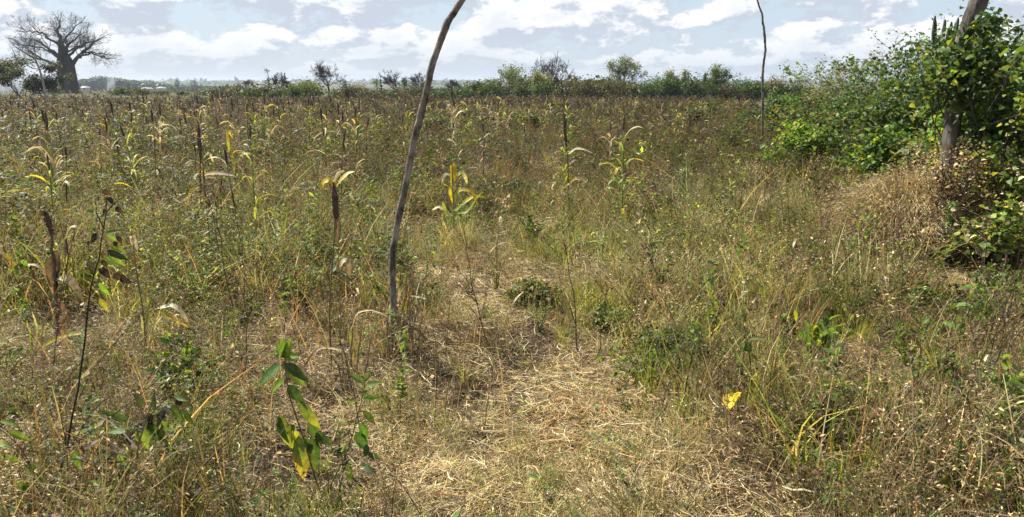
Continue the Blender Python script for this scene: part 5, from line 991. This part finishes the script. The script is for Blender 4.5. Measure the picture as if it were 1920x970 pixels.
    # branching seed weeds
    for k, (f, segs, lb) in enumerate((((1312, 475), [[(1312, 475), (1325, 420), (1340, 380), (1352, 365)], [(1314, 470), (1345, 430), (1375, 405), (1400, 395), (1435, 388)], [(1314, 470), (1300, 440), (1295, 425)]], 'wide branching weed with black seed bits over the pale yellow grass'),
        ((1250, 490), [[(1252, 490), (1240, 450), (1232, 430), (1226, 408)]], 'single leaning weed stem with dark seeds left of the wide branching one'),
        ((1240, 585), [[(1240, 580), (1236, 530), (1222, 490), (1210, 455)], [(1236, 530), (1250, 510), (1255, 490)]], 'dark weed with seeds along its top and a yellow leaf, in the pale grass'),
        ((1195, 480), [[(1184, 485), (1192, 450), (1196, 415)]], 'short straight weed with narrow green leaves in the pale yellow grass'),
        ((1900, 700), [[(1850, 720), (1862, 640), (1890, 560), (1925, 500)], [(1862, 650), (1840, 600)]], 'bare arching brown stem near the right edge'),
        ((1810, 640), [[(1808, 625), (1830, 580), (1850, 550), (1862, 530)]], 'thick leaning brown stem left of the arching one'))):
        q = Plant('seeding_weed', lb, 'weed', f, 30+k)
        for sg in segs: A = q.stem(sg, .0035, .0012, (.09, .06, .04)); q.bits(A, 26, .02, (DBRN, BRN, (.04, .03, .02)), .012, lo=.4); q.bits(A, 16, .022, (GRN, OLIVE), .015, False)
        if k == 2: q.leaf(1236, 520, 1228, 535, .6, og, None, n=7); q.bits(A, 20, .04, (GRN, BGRN, DGRN), .03, False)
        if k == 3: q.bits(A, 12, .035, (GRN, OLIVE), .01, False, .8, .3)
        q.done()
    # leafy weeds at the right
    spec = [(1210, 725, 620, 75, 34, .036, 'dense low bush of small bright green leaves right of the trodden strip', (BGRN, GRN, OLIVE)), (1165, 640, 560, 30, 22, .04, 'small light green sprig above the dense low leafy bush', (BGRN, OLIVE)), (1012, 625, 510, 34, 12, .03, 'upright green weed with a brown base right of the bare dark patch', (GRN, BGRN, OLIVE)),
        (905, 605, 555, 40, 9, .035, 'fresh green low weed on the bare soil right of the pole', (BGRN, GRN)), (1535, 690, 560, 50, 18, .09, 'weed with long drooping green leaves and two yellow ones at the right', (BGRN, GRN, YGRN)), (1470, 650, 580, 26, 24, .05, 'dark stemmed leafy weed left of the long drooping leaves', (GRN, YGRN, DGRN)), (1240, 700, 650, 40, 22, .05, 'dark green sprawling weed merging with the dense low bush', (DGRN, GRN)),
        (1700, 690, 600, 50, 30, .045, 'spreading leafy weed in the middle of the right side', (GRN, OLIVE, BGRN)), (1770, 720, 640, 50, 34, .045, 'low spreading weed with pale leaves near the right edge', (OLIVE, GRN, YGRN)), (1880, 830, 640, 40, 26, .06, 'tall dark stemmed weed with scattered leaves at the right edge', (GRN, BGRN, YGRN)), (1900, 960, 760, 40, 22, .05, 'leafy weed in the lower right corner', (GRN, OLIVE)),
        (1780, 960, 790, 26, 12, .045, 'thin dark twig with few leaves in the lower right', (OLIVE, GRN)), (1630, 770, 690, 30, 14, .05, 'small sprig with fresh leaf tips above the charred twig', (BGRN, GRN)), (1580, 780, 690, 26, 14, .05, 'slender weed carrying one flat yellow green leaf on the right', (YGRN, GRN)), (1660, 500, 430, 34, 20, .06, 'small green plant in front of the domed grass mound', (BGRN, GRN)), (1760, 510, 455, 30, 18, .06, 'bright little plant at the shaded foot of the domed mound', (BGRN, YGRN)),
        (540, 700, 620, 30, 12, .04, 'pale green sprig behind the big drooping leaved plant', (BGRN, OLIVE)), (330, 740, 590, 60, 30, .06, 'green weed patch under the bent cream leaved stalk', (GRN, BGRN, DGRN)), (30, 560, 480, 60, 34, .06, 'green leafy weeds crowding the left edge', (GRN, DGRN)), (680, 440, 330, 40, 30, .05, 'upright green weed leaning on the left side of the pole', (GRN, BGRN)), (535, 590, 430, 30, 30, .035, 'tall narrow grey green weed pair left of the pole', (OLIVE, GRN, GREY)),
        (570, 600, 450, 26, 26, .035, 'tall wispy weed next to the narrow grey green pair', (OLIVE, GRN, BRN)), (930, 560, 450, 22, 7, .035, 'slim green stalk standing above the orange straw', (GRN, OLIVE)), (885, 560, 490, 18, 6, .03, 'forked thin weed at the near side of the orange straw', (GRN, OLIVE)), (1000, 470, 390, 50, 40, .05, 'bushy green weed behind the open trodden ground', (GRN, DGRN, OLIVE)), (1215, 395, 335, 30, 40, .07, 'dark glossy round plant in the open middle', (DGRN, GRN)),
        (90, 240, 205, 60, 50, .12, 'bright green bush in the field below the baobab', (DGRN, BGRN)), (270, 390, 300, 50, 30, .06, 'leafy green weed in the left middle of the field', (GRN, OLIVE)), (1520, 520, 440, 60, 34, .05, 'olive weed at the edge of the pale yellow grass', (OLIVE, GRN, BRN)), (1600, 620, 520, 60, 40, .04, 'dense olive brown weed right of the pale grass', (OLIVE, BRN, GRN)), (1720, 600, 490, 70, 44, .04, 'dark olive weed mass below the domed mound', (OLIVE, DGRN, BRN)), (1860, 590, 470, 70, 44, .05, 'dark leafy weed below the right hand shrubs', (DGRN, GRN, OLIVE)),
        (1370, 690, 600, 40, 26, .04, 'dark little bush with a shaded foot in the right centre', (OLIVE, GRN, BRN)), (1300, 620, 530, 40, 22, .035, 'feathery weed at the lower edge of the pale grass', (OLIVE, YGRN)), (460, 620, 560, 40, 22, .05, 'small round leaved weed left of the tall narrow pair', (GRN, OLIVE)), (730, 780, 735, 20, 10, .03, 'tiny green sprout in the straw below the pole', (OLIVE, GRN)), (985, 780, 745, 14, 8, .03, 'tiny green sprout beside the dark soil patch', (BGRN,)), (20, 700, 640, 30, 16, .05, 'small leafy weed under the long arching blade', (GRN,)), (420, 960, 800, 30, 8, .03, 'wiry brown branched weed between the two leafy foreground plants', (BRN, OLIVE)), (1500, 960, 850, 40, 20, .03, 'brown wiry weed in the lower right shade', (BRN, OLIVE)), (1620, 950, 870, 60, 40, .03, 'yellow green mossy tuft at the bottom right', (YGRN, OLIVE))]
    for k, (px, fy, ty, spr, nb, ls, lb, cols) in enumerate(spec):
        q = Plant('leafy_weed', lb, 'weed', (px, fy), 60+k); r = q.r; H = q.p(px, ty)[2]; sp = spr/F0*q.Y
        for b in range(max(4, nb//3)+2):
            a = r.uniform(0, 6.28); R_ = sp*r.uniform(.1, 1.5); h = H*r.uniform(.4, 1.05)*(1.05-.25*R_/sp); K = 7; s = np.linspace(0, 1, K)
            P = np.stack([math.cos(a)*R_*s**1.4, math.sin(a)*R_*s**1.4, h*s], 1)+r.normal(0, .003, (K, 3))*s[:, None]; P[0] = r.normal(0, .01, 3)*[1, 1, 0]
            tubes(q.gs, P[None], np.linspace(.003, .001, K)[None], cv(r, (.11, .08, .05), 1)[0], 4)
            q.bits(P, int(15*(nb/25+.4)), ls*.72, cols, .008, False, .25, .45, .15); A2 = P[3:]+np.linspace(0, 1, 4)[:, None]*r.normal(0, sp*.6, 3)*[1, 1, .3]; tubes(q.gs, A2[None], np.linspace(.0016, .0008, 4)[None], (.12, .09, .05), 3); q.bits(A2, 7, ls*.6, cols, .008, False, .25, .45, .2)
        if 'yellow ones' in lb or 'yellow green leaf' in lb: q.leaf(px-8, ty+50, px-4, ty+80, .4, yy, None, n=7); q.leaf(px-45, ty+20, px-40, ty+45, .4, yy, None, n=7)
        q.done()
heroes()
def stems():
    r = rs(171); protos = []
    kinds = (('thin dark weed stem with a few curled leaves', (.07, .05, .035), (DBRN, BRN, OLIVE), 26, .022), ('slender green weed with small pointed leaves', (.11, .12, .05), (GRN, BGRN, OLIVE), 60, .036), ('pale broken dry stem with frayed leaf scraps', (.34, .25, .14), (STRAW, BRN, CREAM), 26, .03), ('wiry branching brown weed with tiny seeds', (.13, .09, .06), (BRN, DBRN, PINK), 60, .014))
    def make(kd, lb):
        nm, sc_, lc, nb, ls = kinds[kd]; q = Plant('field_weed', lb, 'weed', (960, 700), int(r.integers(1e6)), 'single upright weeds in the near field'); K = 8; s = np.linspace(0, 1, K); H = r.uniform(.5, .8); a = r.uniform(0, 6.28); le = r.uniform(.02, .22)
        P = np.stack([math.cos(a)*le*s**1.5, math.sin(a)*le*s**1.5, H*s], 1)+r.normal(0, .006, (K, 3)); P[0] = 0; tubes(q.gs, P[None], np.linspace(.0042, .0016, K)[None], np.array(sc_), 5); q.bits(P, nb//3, ls, lc, .012, kd != 1, .1, .45, .3)
        for b in range(3 if kd != 3 else 9):
            i = int(r.integers(2, K-1)); a2 = r.uniform(0, 6.28); L_ = r.uniform(.1, .28)*(1.2-i/K); s2 = np.linspace(0, 1, 5)[:, None]; B = P[i]+np.array([math.cos(a2)*L_*.7, math.sin(a2)*L_*.7, L_])*s2; tubes(q.gs, B[None], np.linspace(.0022, .0009, 5)[None], np.array(sc_), 4); q.bits(B, nb//4, ls, lc, .01, kd != 1, .1, .45, .2)
        if kd == 2: 
            for _ in range(4): i = int(r.integers(1, K-1)); strap(q.gd, r, P[i], r.uniform(0, 6.28), r.uniform(.1, .25), .02, STRAW, CREAM, up=r.uniform(-.8, .8), droop=2)
        return q.done()
    n = 0
    while n < 110:
        y = float(3.1*(11/3.1)**r.uniform()); x = float(r.uniform(-.68, .68)*y); px, py = proj(x, y, 0)
        if 780 < px < 1060 and py > 520 and r.uniform() < .8 or x > hedge_x(y)-.3: continue
        kd = int(r.choice(4, p=[.3, .25, .2, .25])); band = 'close to the viewer' if y < 4.6 else ('a few steps away' if y < 7 else 'farther in'); side_ = 'left of the broad leaved plant' if px < 470 else ('between broad leaved plant and pole' if px < 745 else ('right of the leaning pole' if px < 1060 else ('below the thin pole' if px < 1480 else 'below the grass mound')))
        lb = f'{kinds[kd][0]}, {side_}'
        if len(lb.split()) < 13: lb += {'close to the viewer': ', near', 'a few steps away': ', middle', 'farther in': ', farther'}[band]
        if n < 16: t = make(n % 4, f'{kinds[n % 4][0]}, {side_}'); protos.append(t)
        else: t = copytree(protos[kd+4*int(r.integers(4))]); t['label'] = lb
        t.location = (x, y, hgt(x, y)-.01); sc = float(r.uniform(.6, 1.15)*(.75 if y < 4 else 1)); t.scale = (sc, sc, sc); t.rotation_euler = (float(r.normal(0, .1)), float(r.normal(0, .1)), float(r.uniform(0, 6))); n += 1
stems()
def bushes():
    DG = (DGRN, (.07, .11, .03), (.05, .075, .03), OLIVE)
    for k, (px, D, ty, w, lf, lb, cols) in enumerate(((600, 13, 332, .7, .05, 'dark green field bush between the tall headed millet and the leaning pole', DG), (830, 22, 222, 1.2, .07, 'dark olive field bush just right of the upper half of the leaning pole', DG), (1310, 24, 200, 1.3, .08, 'deep green field bush left of the thin pole, far down the field', DG), (310, 17, 262, .9, .06, 'low dark field bush in the left half, under the distant small trees', DG), (180, 12, 330, .8, .05, 'olive field bush behind the withered stalks at the left', DG),
        (480, 15, 290, .8, .06, 'round dark field bush left of the leaning pole in the middle rows', DG), (960, 11, 345, .7, .045, 'olive green field bush right of the curling yellow millet', DG), (1110, 14, 300, .9, .05, 'dark field bush behind the tall dark millet with flagging leaves', DG), (1010, 26, 215, 1.6, .08, 'wide dark field bush under the wide leafless tree', DG), (60, 9, 395, .7, .05, 'leafy dark field bush near the left edge, behind the yellow arched leaf', DG), (1390, 17, 250, .9, .06, 'dark green field bush at the left foot of the thin pole', DG),
        (1255, 4.4, 640, .35, .028, 'dark shaded bush beside the dense bright leafy bush', DG), (1370, 5.2, 590, .4, .026, 'low dark wiry bush in the right centre above the yellow leaf', (DGRN, DBRN, OLIVE)), (1500, 3.3, 850, .3, .02, 'dark brown wiry bush in the bottom right shadows', (DBRN, BRN, OLIVE)), (1650, 5.4, 560, .5, .03, 'olive bush mass in the right middle ground', (OLIVE, DGRN, BRN)), (1800, 5.0, 560, .5, .03, 'dark olive bush below the right hand shrubs', (OLIVE, DGRN, GRN)), (420, 6.2, 520, .5, .03, 'small dark bush between the bent stalk and the narrow weed pair', DG), (1130, 4.9, 610, .3, .028, 'soft green bush at the right edge of the trodden strip', (BGRN, GRN, OLIVE)), (1000, 5.4, 560, .28, .028, 'brown based green bush right of the dark soil patch', (GRN, OLIVE, BRN)))):
        p = at(px, ty, D); h = max(p[2]-hgt(p[0], D), .15); shrub('field_bush', lb, p[0], D, h, w, lf, cols, None, nst=7, per=7, seed=900+k, fn=leaf4, sig=lf*1.1, group='small bushes scattered in the field', thick=.006, minr=.0015, depth=3)
    clump('dead_tangle', 'dark matted tangle of dead stems on the bare soil right of the pole foot', 930, G(930, 660)[1], 618, .62, 900, (DBRN, BRN, (.03, .022, .016), STRAW), (.4, .25, .25, .1), 301, 'dry', 1.6, .004, heads=False, droop=.75)
    clump('dead_tangle', 'dark flattened tangle of stems in the middle of the straw path', 880, G(880, 760)[1], 715, .6, 900, (DBRN, BRN, (.03, .022, .016), STRAW), (.35, .25, .2, .2), 302, 'dry', 1.8, .004, heads=False, droop=.8)
    clump('dead_tangle', 'brown tangle of dead stems in front of the broken stalk bundle', 700, G(700, 760)[1], 722, .5, 600, (BRN, DBRN, STRAW, PINK), (.35, .25, .25, .15), 303, 'dry', 1.6, .004, heads=False, droop=.75)
    clump('dead_tangle', 'dark brown tangle of stems at the bottom of the right foreground', 1640, G(1640, 930)[1], 850, .45, 700, (DBRN, BRN, OLIVE, STRAW), (.35, .3, .2, .15), 304, 'dry', 1.0, .0035, heads=False, droop=.6)
bushes()
